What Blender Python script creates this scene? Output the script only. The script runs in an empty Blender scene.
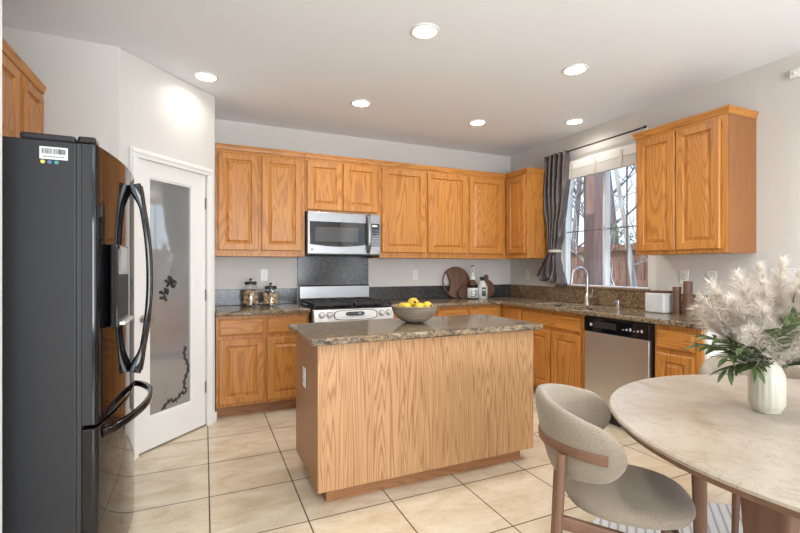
import bpy, bmesh, math, random
from math import pi, sin, cos, radians, sqrt
from mathutils import Vector, Matrix
random.seed(7)
C = bpy.context.scene.collection
SC = bpy.context.scene

# ------------------------------------------------------------------ camera, world, light
cam_d = bpy.data.cameras.new('camera')
cam = bpy.data.objects.new('camera', cam_d); C.objects.link(cam)
cam_d.sensor_width = 36.0
cam_d.lens = 437.0 / 800.0 * 36.0
cam_d.shift_y = 1.1 / 800.0
cam_d.clip_start = 0.02
cam.location = (0, 0, 1.282)
cam.rotation_euler = (pi / 2, 0, radians(-24.11))
SC.camera = cam
SC.view_settings.view_transform = 'Standard'
SC.view_settings.look = 'None'
SC.view_settings.gamma = 1.0
SC.view_settings.use_curve_mapping = False
SC.view_settings.exposure = 0.34

w = bpy.data.worlds.new('sky'); SC.world = w; w.use_nodes = True
nt = w.node_tree; nt.nodes.clear()
wo = nt.nodes.new('ShaderNodeOutputWorld'); bg = nt.nodes.new('ShaderNodeBackground')
tc = nt.nodes.new('ShaderNodeTexCoord'); sp = nt.nodes.new('ShaderNodeSeparateXYZ')
rp = nt.nodes.new('ShaderNodeValToRGB')
rp.color_ramp.elements[0].position = 0.0; rp.color_ramp.elements[0].color = (0.80, 0.88, 1.0, 1)
rp.color_ramp.elements[1].position = 0.5; rp.color_ramp.elements[1].color = (0.48, 0.68, 1.0, 1)
nt.links.new(tc.outputs['Generated'], sp.inputs[0]); nt.links.new(sp.outputs['Z'], rp.inputs[0])
nt.links.new(rp.outputs[0], bg.inputs[0]); bg.inputs[1].default_value = 1.6
nt.links.new(bg.outputs[0], wo.inputs[0])

def area(name, loc, rot, sx, sy, power, col):
    d = bpy.data.lights.new(name, 'AREA'); d.shape = 'RECTANGLE'; d.size = sx; d.size_y = sy
    d.energy = power; d.color = col
    o = bpy.data.objects.new(name, d); C.objects.link(o); o.location = loc; o.rotation_euler = rot
    return o
# unseen fill lights added on the dining side, tilted up to brighten the ceiling
area('rear_fill_light', (1.0, -3.93, 1.25), (radians(130), 0, 0), 3.4, 2.1, 240, (0.90, 0.95, 1.0))
area('side_fill_light', (3.56, -1.7, 1.25), (radians(120), 0, pi / 2), 2.2, 2.0, 45, (0.90, 0.95, 1.0))
sun_d = bpy.data.lights.new('sun', 'SUN'); sun_d.energy = 3.2; sun_d.angle = radians(1); sun_d.color = (1.0, .95, .88)
sun = bpy.data.objects.new('sun', sun_d); C.objects.link(sun)
sun.rotation_euler = Vector((cos(radians(62)), -.06, -sin(radians(62)))).to_track_quat('-Z', 'Y').to_euler()
DOWNLIGHT_POWER = 5.5
DOWNLIGHT_COLOR = (1.0, 0.98, 0.95)

# ------------------------------------------------------------------ mesh helper
class MB:
    def __init__(s): s.v = []; s.f = []
    def add(s, vs, fs):
        o = len(s.v); s.v += [tuple(v) for v in vs]; s.f += [tuple(i + o for i in f) for f in fs]
    def box(s, x0, x1, y0, y1, z0, z1):
        vs = [(x, y, z) for z in (z0, z1) for y in (y0, y1) for x in (x0, x1)]
        s.add(vs, [(0, 2, 3, 1), (4, 5, 7, 6), (0, 1, 5, 4), (2, 6, 7, 3), (0, 4, 6, 2), (1, 3, 7, 5)]); return s
    def loops(s, L, cap0=True, cap1=True, closed=True):
        n = len(L[0]); vs = [v for l in L for v in l]; fs = []
        for i in range(len(L) - 1):
            for j in range(n if closed else n - 1):
                k = (j + 1) % n
                fs.append((i * n + j, i * n + k, (i + 1) * n + k, (i + 1) * n + j))
        if cap0: fs.append(tuple(range(n - 1, -1, -1)))
        if cap1: fs.append(tuple((len(L) - 1) * n + j for j in range(n)))
        s.add(vs, fs); return s
    def lathe(s, prof, n=32, c=(0, 0, 0), cap0=True, cap1=True, mod=None, sx=1, sy=1):
        L = []
        for r, z in prof:
            l = []
            for k in range(n):
                a = 2 * pi * k / n; rr = r * (mod(a, z) if mod else 1)
                l.append((c[0] + rr * cos(a) * sx, c[1] + rr * sin(a) * sy, c[2] + z))
            L.append(l)
        return s.loops(L, cap0, cap1)
    def disc_x(s, prof, n=24, c=(0, 0, 0), ax='y'):
        # lathe about -y axis: prof is (r, distance towards -y)
        L = []
        for r, d in prof:
            l = []
            for k in range(n):
                a = 2 * pi * k / n
                l.append((c[0] + r * cos(a), c[1] - d, c[2] + r * sin(a)))
            L.append(l)
        return s.loops(L)
    def tube(s, pts, rad, n=12, flat=1.0, up=None):
        pts = [Vector(p) for p in pts]
        if not hasattr(rad, '__len__'): rad = [rad] * len(pts)
        L = []; side = None
        for i, p in enumerate(pts):
            t = (pts[min(i + 1, len(pts) - 1)] - pts[max(i - 1, 0)]).normalized()
            if side is None:
                u0 = Vector(up) if up else (Vector((0, 0, 1)) if abs(t.z) < 0.9 else Vector((1, 0, 0)))
                side = t.cross(u0).normalized()
            else:
                side = (side - t * side.dot(t)).normalized()
            b = side.cross(t).normalized()
            L.append([tuple(p + (side * cos(2 * pi * k / n) * flat + b * sin(2 * pi * k / n)) * rad[i]) for k in range(n)])
        return s.loops(L)
    def bar(s, pts, wdt, hgt, side=None):
        # rectangular bar swept along pts; side(i) gives the horizontal width direction
        pts = [Vector(p) for p in pts]; L = []
        for i, p in enumerate(pts):
            t = (pts[min(i + 1, len(pts) - 1)] - pts[max(i - 1, 0)]).normalized()
            sd = Vector(side) if side else Vector((0, 0, 1))
            a = (sd - t * sd.dot(t)).normalized(); b = a.cross(t)
            ww = wdt[i] if hasattr(wdt, '__len__') else wdt
            hh = hgt[i] if hasattr(hgt, '__len__') else hgt
            q = []
            for k in range(16):
                th = 2 * pi * k / 16
                cx = math.copysign(abs(cos(th)) ** 0.45, cos(th)); cy = math.copysign(abs(sin(th)) ** 0.45, sin(th))
                q.append(tuple(p + a * cx * ww / 2 + b * cy * hh / 2))
            L.append(q)
        return s.loops(L)
    def prism(s, poly, z0, z1):
        return s.loops([[(x, y, z0) for x, y in poly], [(x, y, z1) for x, y in poly]])
    def prism_y(s, poly, y0, y1):
        return s.loops([[(x, y1, z) for x, z in poly], [(x, y0, z) for x, z in poly]])
    def lattice(s, A, B, inside, t0, t1, axes='xyz'):
        # slab with holes; A,B grid lines; inside(i,j); t0..t1 thickness
        idx = {}; fs = []; vs = []
        def V(i, j, k):
            key = (i, j, k)
            if key not in idx:
                idx[key] = len(vs); a, b, t = A[i], B[j], (t0, t1)[k]
                vs.append({'xyz': (a, b, t), 'yzx': (t, a, b), 'xzy': (a, t, b)}[axes])
            return idx[key]
        na, nb = len(A) - 1, len(B) - 1
        I = lambda i, j: 0 <= i < na and 0 <= j < nb and inside(i, j)
        for i in range(na):
            for j in range(nb):
                if not I(i, j): continue
                fs.append((V(i, j, 1), V(i + 1, j, 1), V(i + 1, j + 1, 1), V(i, j + 1, 1)))
                fs.append((V(i, j, 0), V(i, j + 1, 0), V(i + 1, j + 1, 0), V(i + 1, j, 0)))
                if not I(i - 1, j): fs.append((V(i, j, 0), V(i, j, 1), V(i, j + 1, 1), V(i, j + 1, 0)))
                if not I(i + 1, j): fs.append((V(i + 1, j, 0), V(i + 1, j + 1, 0), V(i + 1, j + 1, 1), V(i + 1, j, 1)))
                if not I(i, j - 1): fs.append((V(i, j, 0), V(i + 1, j, 0), V(i + 1, j, 1), V(i, j, 1)))
                if not I(i, j + 1): fs.append((V(i, j + 1, 0), V(i, j + 1, 1), V(i + 1, j + 1, 1), V(i + 1, j + 1, 0)))
        s.add(vs, fs); return s
    def build(s, name, mat, parent=None, loc=None, rz=0, bevel=0, seg=2, smooth=False, subsurf=0):
        me = bpy.data.meshes.new(name); me.from_pydata(s.v, [], s.f)
        bm = bmesh.new(); bm.from_mesh(me); bmesh.ops.recalc_face_normals(bm, faces=bm.faces)
        bm.to_mesh(me); bm.free()
        me.materials.append(mat)
        o = bpy.data.objects.new(name, me); C.objects.link(o)
        if parent: o.parent = parent
        if loc: o.location = loc
        if rz: o.rotation_euler.z = rz
        if smooth:
            for p in me.polygons: p.use_smooth = True
        if bevel:
            m = o.modifiers.new('bevel', 'BEVEL'); m.width = bevel; m.segments = seg; m.limit_method = 'ANGLE'
            m.angle_limit = radians(40); m.harden_normals = False
        if subsurf:
            m = o.modifiers.new('sub', 'SUBSURF'); m.levels = subsurf; m.render_levels = subsurf
        if smooth and not subsurf:
            try: me.set_sharp_from_angle(angle=radians(42))
            except Exception: pass
        return o

def tag(o, label, cat=None, group=None, kind=None):
    if label: o['label'] = label
    if cat: o['category'] = cat
    if group: o['group'] = group
    if kind: o['kind'] = kind
    return o
def empty(name, loc, rz, label, cat, group=None):
    o = bpy.data.objects.new(name, None); C.objects.link(o); o.location = loc; o.rotation_euler.z = rz
    o.empty_display_size = 0.1
    return tag(o, label, cat, group)
def copy_tree(o, parent=None):
    c = o.copy(); C.objects.link(c)
    if parent: c.parent = parent
    for ch in [x for x in C.objects if x.parent == o]: copy_tree(ch, c)
    return c
def struct(o, label=None):
    o['kind'] = 'structure'
    if label: o['label'] = label
    return o

# ------------------------------------------------------------------ materials
def mat(name, col=(.8, .8, .8), rough=.5, metal=0.0, spec=.5, coat=0.0):
    m = bpy.data.materials.new(name); m.use_nodes = True
    b = m.node_tree.nodes['Principled BSDF']
    b.inputs['Base Color'].default_value = (*col, 1); b.inputs['Roughness'].default_value = rough
    b.inputs['Metallic'].default_value = metal; b.inputs['Specular IOR Level'].default_value = spec
    b.inputs['Coat Weight'].default_value = coat; b.inputs['Coat Roughness'].default_value = 0.08
    return m
def N(m, t): return m.node_tree.nodes.new(t)
def Lk(m, a, b): m.node_tree.links.new(a, b)
def bsdf(m): return m.node_tree.nodes['Principled BSDF']
def coords(m, scale=(1, 1, 1), rnd=True, loc=(0, 0, 0), rot=(0, 0, 0)):
    t = N(m, 'ShaderNodeTexCoord'); mp = N(m, 'ShaderNodeMapping')
    mp.inputs['Scale'].default_value = scale; mp.inputs['Location'].default_value = loc; mp.inputs['Rotation'].default_value = rot
    if rnd:
        oi = N(m, 'ShaderNodeObjectInfo'); ml = N(m, 'ShaderNodeMath'); ml.operation = 'MULTIPLY'; ml.inputs[1].default_value = 7.3
        ad = N(m, 'ShaderNodeVectorMath'); ad.operation = 'ADD'
        Lk(m, oi.outputs['Random'], ml.inputs[0]); Lk(m, t.outputs['Object'], ad.inputs[0]); Lk(m, ml.outputs[0], ad.inputs[1])
        Lk(m, ad.outputs[0], mp.inputs[0])
    else: Lk(m, t.outputs['Object'], mp.inputs[0])
    return mp.outputs[0]
def noise(m, vec, scale, detail=4, rough=.55, dist=0.0):
    n = N(m, 'ShaderNodeTexNoise'); n.inputs['Scale'].default_value = scale; n.inputs['Detail'].default_value = detail
    n.inputs['Roughness'].default_value = rough; n.inputs['Distortion'].default_value = dist
    Lk(m, vec, n.inputs['Vector']); return n
def ramp(m, fac, stops):
    r = N(m, 'ShaderNodeValToRGB'); e = r.color_ramp.elements
    while len(e) < len(stops): e.new(0.5)
    for i, (p, c) in enumerate(stops):
        e[i].position = p; e[i].color = (*c, 1) if len(c) == 3 else c
    Lk(m, fac, r.inputs[0]); return r.outputs[0]
def mixc(m, fac, a, b, mode='MIX'):
    x = N(m, 'ShaderNodeMix'); x.data_type = 'RGBA'; x.blend_type = mode
    if hasattr(fac, 'links'): Lk(m, fac, x.inputs['Factor'])
    else: x.inputs['Factor'].default_value = fac
    for v, k in ((a, 6), (b, 7)):
        if hasattr(v, 'links'): Lk(m, v, x.inputs[k])
        else: x.inputs[k].default_value = (*v, 1)
    return x.outputs[2]
def mathn(m, op, a, b=None):
    x = N(m, 'ShaderNodeMath'); x.operation = op
    for v, k in ((a, 0), (b, 1)):
        if v is None: continue
        if hasattr(v, 'links'): Lk(m, v, x.inputs[k])
        else: x.inputs[k].default_value = v
    return x.outputs[0]
def bump(m, h, strength, dist=.01):
    b = N(m, 'ShaderNodeBump'); b.inputs['Strength'].default_value = strength; b.inputs['Distance'].default_value = dist
    Lk(m, h, b.inputs['Height']); Lk(m, b.outputs[0], bsdf(m).inputs['Normal'])

def wood(name, light, mid, dark, grain='z', rings=24.0, sc=1.0, rough=.38, contrast=.55, g=.10):
    m = mat(name, mid, rough, spec=.45)
    s = {'z': (1, 1, g), 'x': (g, 1, 1), 'y': (1, g, 1)}[grain]
    v = coords(m, tuple(a * 5.0 * sc for a in s))
    n = noise(m, v, 1.0, 2, .45, .25)
    k = mathn(m, 'MULTIPLY', n.outputs['Fac'], rings * 6.283)
    r = mathn(m, 'SINE', k); r = mathn(m, 'MULTIPLY_ADD', r, .5); 
    r.node.inputs[2].default_value = .5
    r = mathn(m, 'POWER', r, 2.6)
    s2 = {'z': (130, 130, 5), 'x': (5, 130, 130), 'y': (130, 5, 130)}[grain]
    v2 = coords(m, s2)
    p = noise(m, v2, 1.0, 3, .6)
    pr = ramp(m, p.outputs['Fac'], [(.42, (0, 0, 0)), (.62, (1, 1, 1))])
    big = noise(m, v, .35, 2)
    base = mixc(m, big.outputs['Fac'], light, mid)
    f = mathn(m, 'MULTIPLY', r, contrast)
    c1 = mixc(m, f, base, dark)
    f2 = mathn(m, 'MULTIPLY', pr, .22)
    c2 = mixc(m, f2, c1, dark)
    Lk(m, c2, bsdf(m).inputs['Base Color'])
    return m

OL, OM, OD = (.60, .265, .060), (.51, .205, .040), (.27, .085, .014)
M = {}
M['oak'] = wood('honey_oak', OL, OM, OD, 'z')
M['oak_h'] = wood('honey_oak_across', OL, OM, OD, 'x')
M['oak_y'] = wood('honey_oak_deep', OL, OM, OD, 'y')
M['oak_pale'] = wood('pale_oak_panel', (.55, .325, .16), (.485, .27, .12), (.28, .12, .042), 'z', rings=24.0, sc=2.1, rough=.42, contrast=.72, g=.05)
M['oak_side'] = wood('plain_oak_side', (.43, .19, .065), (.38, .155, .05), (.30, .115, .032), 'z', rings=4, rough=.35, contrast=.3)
M['oak_end'] = wood('shaded_reddish_oak', (.34, .145, .048), (.29, .115, .036), (.22, .08, .022), 'z', rings=14, rough=.4, contrast=.35)  # reddish oak, with the end panel's shade darkened into the colour
M['toe'] = wood('toe_oak', (.40, .19, .08), (.34, .15, .06), (.22, .09, .03), 'x', rough=.5)
M['walnut'] = wood('walnut', (.215, .110, .066), (.175, .087, .052), (.10, .048, .028), 'z', rings=5, rough=.45, contrast=.4)
M['walnut_x'] = wood('walnut_across', (.215, .110, .066), (.175, .087, .052), (.10, .048, .028), 'x', rings=5, rough=.45, contrast=.4)
M['walnut_dark'] = wood('dark_walnut', (.16, .075, .045), (.12, .055, .035), (.06, .028, .018), 'z', rings=6, rough=.5, contrast=.5)

def wallmat(name, col):
    m = mat(name, col, .85, spec=.2)
    v = coords(m, rnd=False); n = noise(m, v, 95, 3, .6); bump(m, n.outputs['Fac'], .25, .006); return m
M['wall'] = wallmat('orange_peel_paint', (.655, .625, .585))
M['ceil'] = wallmat('ceiling_paint', (.88, .91, .95))
M['white_paint'] = mat('white_trim_paint', (.80, .785, .755), .35)
M['white_plastic'] = mat('white_plastic', (.80, .79, .76), .35)
M['slot'] = mat('outlet_slot', (.10, .09, .08), .5)
M['vinyl'] = mat('white_vinyl', (.82, .83, .84), .4)

def granite():
    m = mat('granite', rough=.13, spec=.3)
    v = coords(m, rnd=False)
    n1 = noise(m, coords(m, (2.0, 6.0, 6.0), False, rot=(0, 0, .3)), 2.4, 8, .68, .9)
    n2 = noise(m, v, 70, 5, .7)
    n3 = noise(m, v, 160, 2, .6)
    vo = N(m, 'ShaderNodeTexVoronoi'); vo.inputs['Scale'].default_value = 95; Lk(m, v, vo.inputs['Vector'])
    a = ramp(m, n1.outputs['Fac'], [(.33, (.018, .018, .022)), (.42, (.10, .075, .05)), (.48, (.40, .26, .125)), (.54, (.085, .08, .08)), (.60, (.33, .24, .14)), (.70, (.50, .44, .35))])
    b = ramp(m, n2.outputs['Fac'], [(.36, (.012, .012, .014)), (.47, (.11, .09, .07)), (.55, (.30, .22, .13)), (.68, (.52, .46, .37))])
    c = mixc(m, .30, a, b)
    s = ramp(m, vo.outputs['Color'], [(.0, (0, 0, 0)), (.20, (0, 0, 0)), (.24, (1, 1, 1))])
    c = mixc(m, mathn(m, 'MULTIPLY', mathn(m, 'SUBTRACT', 1.0, s), .6), c, (.02, .02, .022))
    g = ramp(m, n3.outputs['Fac'], [(.62, (0, 0, 0)), (.70, (1, 1, 1))])
    c = mixc(m, mathn(m, 'MULTIPLY', g, .5), c, (.5, .47, .42))
    Lk(m, c, bsdf(m).inputs['Base Color']); return m
M['granite'] = granite()
def granite_cool_lit():  # same granite as the worktops, its dark look under cool light put into the colour
    m = mat('cool_lit_granite', rough=.16, spec=.4)
    v = coords(m, rnd=False)
    n2 = noise(m, v, 75, 5, .7); n1 = noise(m, v, 6, 4, .6)
    a = ramp(m, n1.outputs['Fac'], [(.3, (.018, .019, .023)), (.7, (.065, .06, .056))])
    b = ramp(m, n2.outputs['Fac'], [(.40, (.015, .015, .018)), (.52, (.05, .05, .055)), (.68, (.24, .22, .20))])
    Lk(m, mixc(m, .6, a, b), bsdf(m).inputs['Base Color']); return m
M['granite_cool_lit'] = granite_cool_lit()
def granite_gold():
    m = mat('golden_granite', rough=.16, spec=.6)
    v = coords(m, rnd=False)
    n2 = noise(m, v, 60, 5, .7); n1 = noise(m, v, 7, 4, .6)
    a = ramp(m, n1.outputs['Fac'], [(.3, (.07, .055, .045)), (.5, (.22, .14, .07)), (.7, (.30, .22, .13))])
    b = ramp(m, n2.outputs['Fac'], [(.38, (.015, .013, .012)), (.48, (.14, .09, .05)), (.58, (.36, .25, .13)), (.7, (.50, .42, .30))])
    Lk(m, mixc(m, .6, a, b), bsdf(m).inputs['Base Color']); return m
M['granite_gold'] = granite_gold()

def tile():
    m = mat('cream_tile', rough=.16, spec=.5)
    v = coords(m, rnd=False)
    P = .4575
    br = N(m, 'ShaderNodeTexBrick'); br.offset = 0; br.squash = 1
    br.inputs['Scale'].default_value = 1; br.inputs['Brick Width'].default_value = P; br.inputs['Row Height'].default_value = P
    br.inputs['Mortar Size'].default_value = .0038; br.inputs['Mortar Smooth'].default_value = .1; br.inputs['Bias'].default_value = 0
    br.inputs['Color1'].default_value = (1, 1, 1, 1); br.inputs['Color2'].default_value = (.86, .86, .86, 1); br.inputs['Mortar'].default_value = (0, 0, 0, 1)
    mp = N(m, 'ShaderNodeMapping'); mp.inputs['Location'].default_value = (-.0245 + P * 20, -2.664 + P * 20, 0)
    Lk(m, v, mp.inputs[0]); Lk(m, mp.outputs[0], br.inputs['Vector'])
    n1 = noise(m, coords(m, (3.2, 7, 1), False, rot=(0, 0, .35)), 1, 5, .6, .8)
    n2 = noise(m, v, 14, 6, .65, 2.0)
    vein = ramp(m, n2.outputs['Fac'], [(.485, (0, 0, 0)), (.50, (1, 1, 1)), (.515, (0, 0, 0))])
    base = ramp(m, n1.outputs['Fac'], [(.30, (.62, .49, .33)), (.50, (.72, .61, .45)), (.68, (.79, .70, .55))])
    c = mixc(m, mathn(m, 'MULTIPLY', vein, .35), base, (.40, .28, .16))
    c = mixc(m, .35, c, br.outputs['Color'], 'MULTIPLY')
    c = mixc(m, br.outputs['Fac'], c, (.10, .07, .045))
    Lk(m, c, bsdf(m).inputs['Base Color'])
    rr = mathn(m, 'MULTIPLY_ADD', br.outputs['Fac'], .6); rr.node.inputs[2].default_value = .17
    Lk(m, rr, bsdf(m).inputs['Roughness'])
    bump(m, mathn(m, 'SUBTRACT', 1.0, br.outputs['Fac']), .4, .004)
    return m
M['tile'] = tile()
def steel(name, col=(.27, .27, .275), rough=.32, ax='x'):
    m = mat(name, col, rough, 1.0)
    s = {'x': (2, 300, 300), 'z': (300, 300, 2)}[ax]
    n = noise(m, coords(m, s, False), 1, 2, .5); bump(m, n.outputs['Fac'], .06, .002); return m
M['steel'] = steel('brushed_steel'); M['steel_v'] = steel('brushed_steel_upright', (.68, .66, .63), .36, 'x')
M['chrome'] = mat('satin_nickel', (.50, .49, .47), .34, 1.0)
M['black_gloss'] = mat('black_gloss', (.005, .005, .006), .05, spec=.5)
M['black_matte'] = mat('black_matte', (.018, .018, .019), .45)
M['iron'] = mat('cast_iron', (.012, .012, .013), .5)
def fridge_side():
    m = mat('fridge_side_black', (.022, .022, .024), .5, spec=.35)
    n = noise(m, coords(m, rnd=False), 500, 2); bump(m, n.outputs['Fac'], .25, .001); return m
M['fridge_side'] = fridge_side()
M['black_glass'] = mat('black_glass', (.008, .008, .010), .03, spec=.7)
M['grey_glass'] = mat('oven_window', (.06, .06, .065), .05, spec=.7)
M['silver'] = mat('silver_paint', (.66, .65, .62), .32, .35)
M['dark_grey'] = mat('dark_grey', (.10, .10, .105), .35)
M['etch'] = mat('etched_dark', (.035, .038, .038), .6)
def frosted():
    m = mat('frosted_pane', (.25, .26, .255), .03, spec=1.0); bsdf(m).inputs['IOR'].default_value = 2.0
    n = noise(m, coords(m, rnd=False), 2.0, 2)
    Lk(m, ramp(m, n.outputs['Fac'], [(.3, (.20, .205, .20)), (.7, (.27, .275, .27))]), bsdf(m).inputs['Base Color'])
    return m
M['pane'] = frosted()
def glass(name, tint=(1, 1, 1), refl=.08):
    m = bpy.data.materials.new(name); m.use_nodes = True; t = m.node_tree; t.nodes.clear()
    o = t.nodes.new('ShaderNodeOutputMaterial'); a = t.nodes.new('ShaderNodeBsdfTransparent'); b = t.nodes.new('ShaderNodeBsdfGlossy')
    x = t.nodes.new('ShaderNodeMixShader'); lw = t.nodes.new('ShaderNodeLayerWeight'); lw.inputs[0].default_value = .5
    pw = t.nodes.new('ShaderNodeMath'); pw.operation = 'POWER'; pw.inputs[1].default_value = 4.0; t.links.new(lw.outputs['Facing'], pw.inputs[0])
    fr = t.nodes.new('ShaderNodeMath'); fr.operation = 'MULTIPLY_ADD'; fr.inputs[1].default_value = .45; fr.inputs[2].default_value = .035; t.links.new(pw.outputs[0], fr.inputs[0])
    a.inputs[0].default_value = (*tint, 1); b.inputs['Roughness'].default_value = .02
    t.links.new(fr.outputs[0], x.inputs[0]); t.links.new(a.outputs[0], x.inputs[1]); t.links.new(b.outputs[0], x.inputs[2]); t.links.new(x.outputs[0], o.inputs[0])
    return m
M['glass'] = glass('clear_glass', (.95, .97, .97)); M['jar_glass'] = glass('jar_glass', (.985, .985, .98)); M['amber'] = glass('brown_glass', (.72, .55, .46))
def emit(name, col, s):
    m = mat(name, (.8, .8, .8), .4); b = bsdf(m); b.inputs['Emission Color'].default_value = (*col, 1); b.inputs['Emission Strength'].default_value = s; return m
M['lamp'] = emit('lamp_diffuser', (1, .95, .88), 9); M['led_green'] = emit('green_display', (.35, .8, .15), .35)
M['led_dim'] = mat('display_glass', (.02, .022, .025), .08)
def fabric():
    m = mat('beige_boucle', (.47, .41, .33), .95, spec=.15)
    v = coords(m, rnd=False); n = noise(m, v, 260, 3, .7); n2 = noise(m, v, 5, 2)
    c = ramp(m, n.outputs['Fac'], [(.3, (.21, .17, .125)), (.7, (.36, .305, .235))])
    Lk(m, c, bsdf(m).inputs['Base Color']); bump(m, n.outputs['Fac'], .5, .004)
    bsdf(m).inputs['Sheen Weight'].default_value = .25; return m
M['fabric'] = fabric()
def stone():
    m = mat('beige_stone', rough=.32, spec=.45)
    v = coords(m, rnd=False)
    n1 = noise(m, v, 3.2, 6, .65, .6); n2 = noise(m, v, 5.5, 7, .65, 1.6); n3 = noise(m, v, 90, 3)
    base = ramp(m, n1.outputs['Fac'], [(.30, (.27, .205, .14)), (.44, (.385, .325, .255)), (.62, (.45, .40, .335))])
    vein = ramp(m, n2.outputs['Fac'], [(.485, (0, 0, 0)), (.50, (1, 1, 1)), (.515, (0, 0, 0))])
    c = mixc(m, mathn(m, 'MULTIPLY', vein, .5), base, (.17, .11, .06))
    c = mixc(m, mathn(m, 'MULTIPLY', n3.outputs['Fac'], .15), c, (.5, .4, .3))
    Lk(m, c, bsdf(m).inputs['Base Color']); return m
M['stone'] = stone()
M['ceramic'] = mat('cream_ceramic', (.52, .50, .41), .35)
M['canister'] = mat('white_canister', (.55, .55, .54), .55)
def plume_m():
    m = mat('pampas_cream', (.78, .70, .60), .9, spec=.1)
    n = noise(m, coords(m), 30, 2); Lk(m, ramp(m, n.outputs['Fac'], [(.3, (.62, .52, .42)), (.7, (.90, .85, .78))]), bsdf(m).inputs['Base Color']); return m
M['plume'] = plume_m()
def leaf_m():
    m = mat('olive_leaf', (.08, .14, .04), .45)
    n = noise(m, coords(m), 25, 2); Lk(m, ramp(m, n.outputs['Fac'], [(.3, (.03, .055, .018)), (.7, (.11, .155, .05))]), bsdf(m).inputs['Base Color']); return m
M['leaf'] = leaf_m()
M['stem'] = mat('green_stem', (.16, .17, .07), .6)
def fruit_m():
    m = mat('yellow_fruit', (.80, .56, .03), .35)
    n = noise(m, coords(m), 18, 3); Lk(m, ramp(m, n.outputs['Fac'], [(.35, (.52, .30, .012)), (.6, (.66, .47, .03))]), bsdf(m).inputs['Base Color']); return m
M['fruit'] = fruit_m(); M['calyx'] = mat('dark_calyx', (.10, .02, .012), .6)
def ribbed_wood():
    m = mat('grey_wood_bowl', (.35, .29, .21), .6)
    n = noise(m, coords(m, (3, 3, 130), False), 1, 3); Lk(m, ramp(m, n.outputs['Fac'], [(.35, (.15, .12, .085)), (.65, (.32, .27, .205))]), bsdf(m).inputs['Base Color']); bump(m, n.outputs['Fac'], .4, .004); return m
M['bowl'] = ribbed_wood()
def nutm(name, a, b):
    m = mat(name, a, .6); n = noise(m, coords(m), 90, 4, .7); oi = N(m, 'ShaderNodeObjectInfo')
    c = mixc(m, mathn(m, 'MULTIPLY', oi.outputs['Random'], .75), ramp(m, n.outputs['Fac'], [(.35, a), (.65, b)]), tuple(q * .30 for q in a)); Lk(m, c, bsdf(m).inputs['Base Color']); bump(m, n.outputs['Fac'], .6, .004); return m
M['walnut_shell'] = nutm('walnut_shell', (.46, .27, .12), (.78, .56, .32)); M['cookie'] = nutm('pale_nut', (.60, .40, .17), (.88, .68, .38))
def curtain_m():
    m = mat('grey_brown_satin', (.085, .066, .062), .34, spec=.6); bsdf(m).inputs['Sheen Weight'].default_value = .3; return m
M['curtain'] = curtain_m()
M['tie'] = mat('pale_tieback', (.62, .56, .48), .6)
M['blind'] = mat('white_blind', (.78, .765, .72), .5)
def rugm():
    m = mat('white_rug', (.7, .7, .69), .95, spec=.1)
    v = coords(m, (1, 1, 1), False, rot=(0, 0, .9))
    wv = N(m, 'ShaderNodeTexWave'); wv.inputs['Scale'].default_value = 8; wv.inputs['Distortion'].default_value = .35; wv.inputs['Detail'].default_value = 1; wv.inputs['Detail Scale'].default_value = 2
    Lk(m, v, wv.inputs['Vector'])
    n = noise(m, coords(m, (3, 40, 1), False, rot=(0, 0, .9)), 1.4, 4)
    f = mathn(m, 'ADD', mathn(m, 'MULTIPLY', wv.outputs['Fac'], .7), mathn(m, 'MULTIPLY', n.outputs['Fac'], .12))
    Lk(m, ramp(m, f, [(.10, (.38, .40, .42)), (.20, (.66, .67, .68)), (.62, (.72, .73, .74))]), bsdf(m).inputs['Base Color']); return m
M['rug'] = rugm()
def fence_m(name, a, b):
    m = mat(name, a, .85); n = noise(m, coords(m, (9, 9, .8)), 3, 4); Lk(m, ramp(m, n.outputs['Fac'], [(.35, a), (.65, b)]), bsdf(m).inputs['Base Color']); return m
M['fence'] = fence_m('fence_wood', (.19, .095, .065), (.34, .19, .13)); M['post'] = fence_m('post_wood', (.33, .20, .17), (.48, .31, .27))
M['birch'] = fence_m('pale_bark', (.42, .36, .32), (.75, .72, .70)); M['bark'] = fence_m('grey_bark', (.17, .13, .12), (.34, .28, .26))
M['grass'] = fence_m('ground_soil', (.16, .14, .09), (.22, .22, .11))
M['shrub'] = mat('shrub_green', (.09, .16, .07), .7)
M['stucco'] = wallmat('stucco', (.55, .50, .46))
M['label_white'] = mat('white_label', (.66, .67, .66), .5)
M['ink'] = mat('black_ink', (.02, .02, .022), .5)
M['dot_y'] = mat('yellow_dot', (.75, .58, .08), .5); M['dot_b'] = mat('blue_dot', (.08, .16, .38), .5); M['dot_t'] = mat('teal_dot', (.05, .30, .30), .5)
M['muntin'] = mat('bronze_muntin', (.17, .15, .13), .5)
M['hinge'] = mat('hinge_metal', (.22, .21, .19), .4, .8)
M['sink'] = mat('sink_steel', (.70, .70, .70), .22, 1.0)

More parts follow.
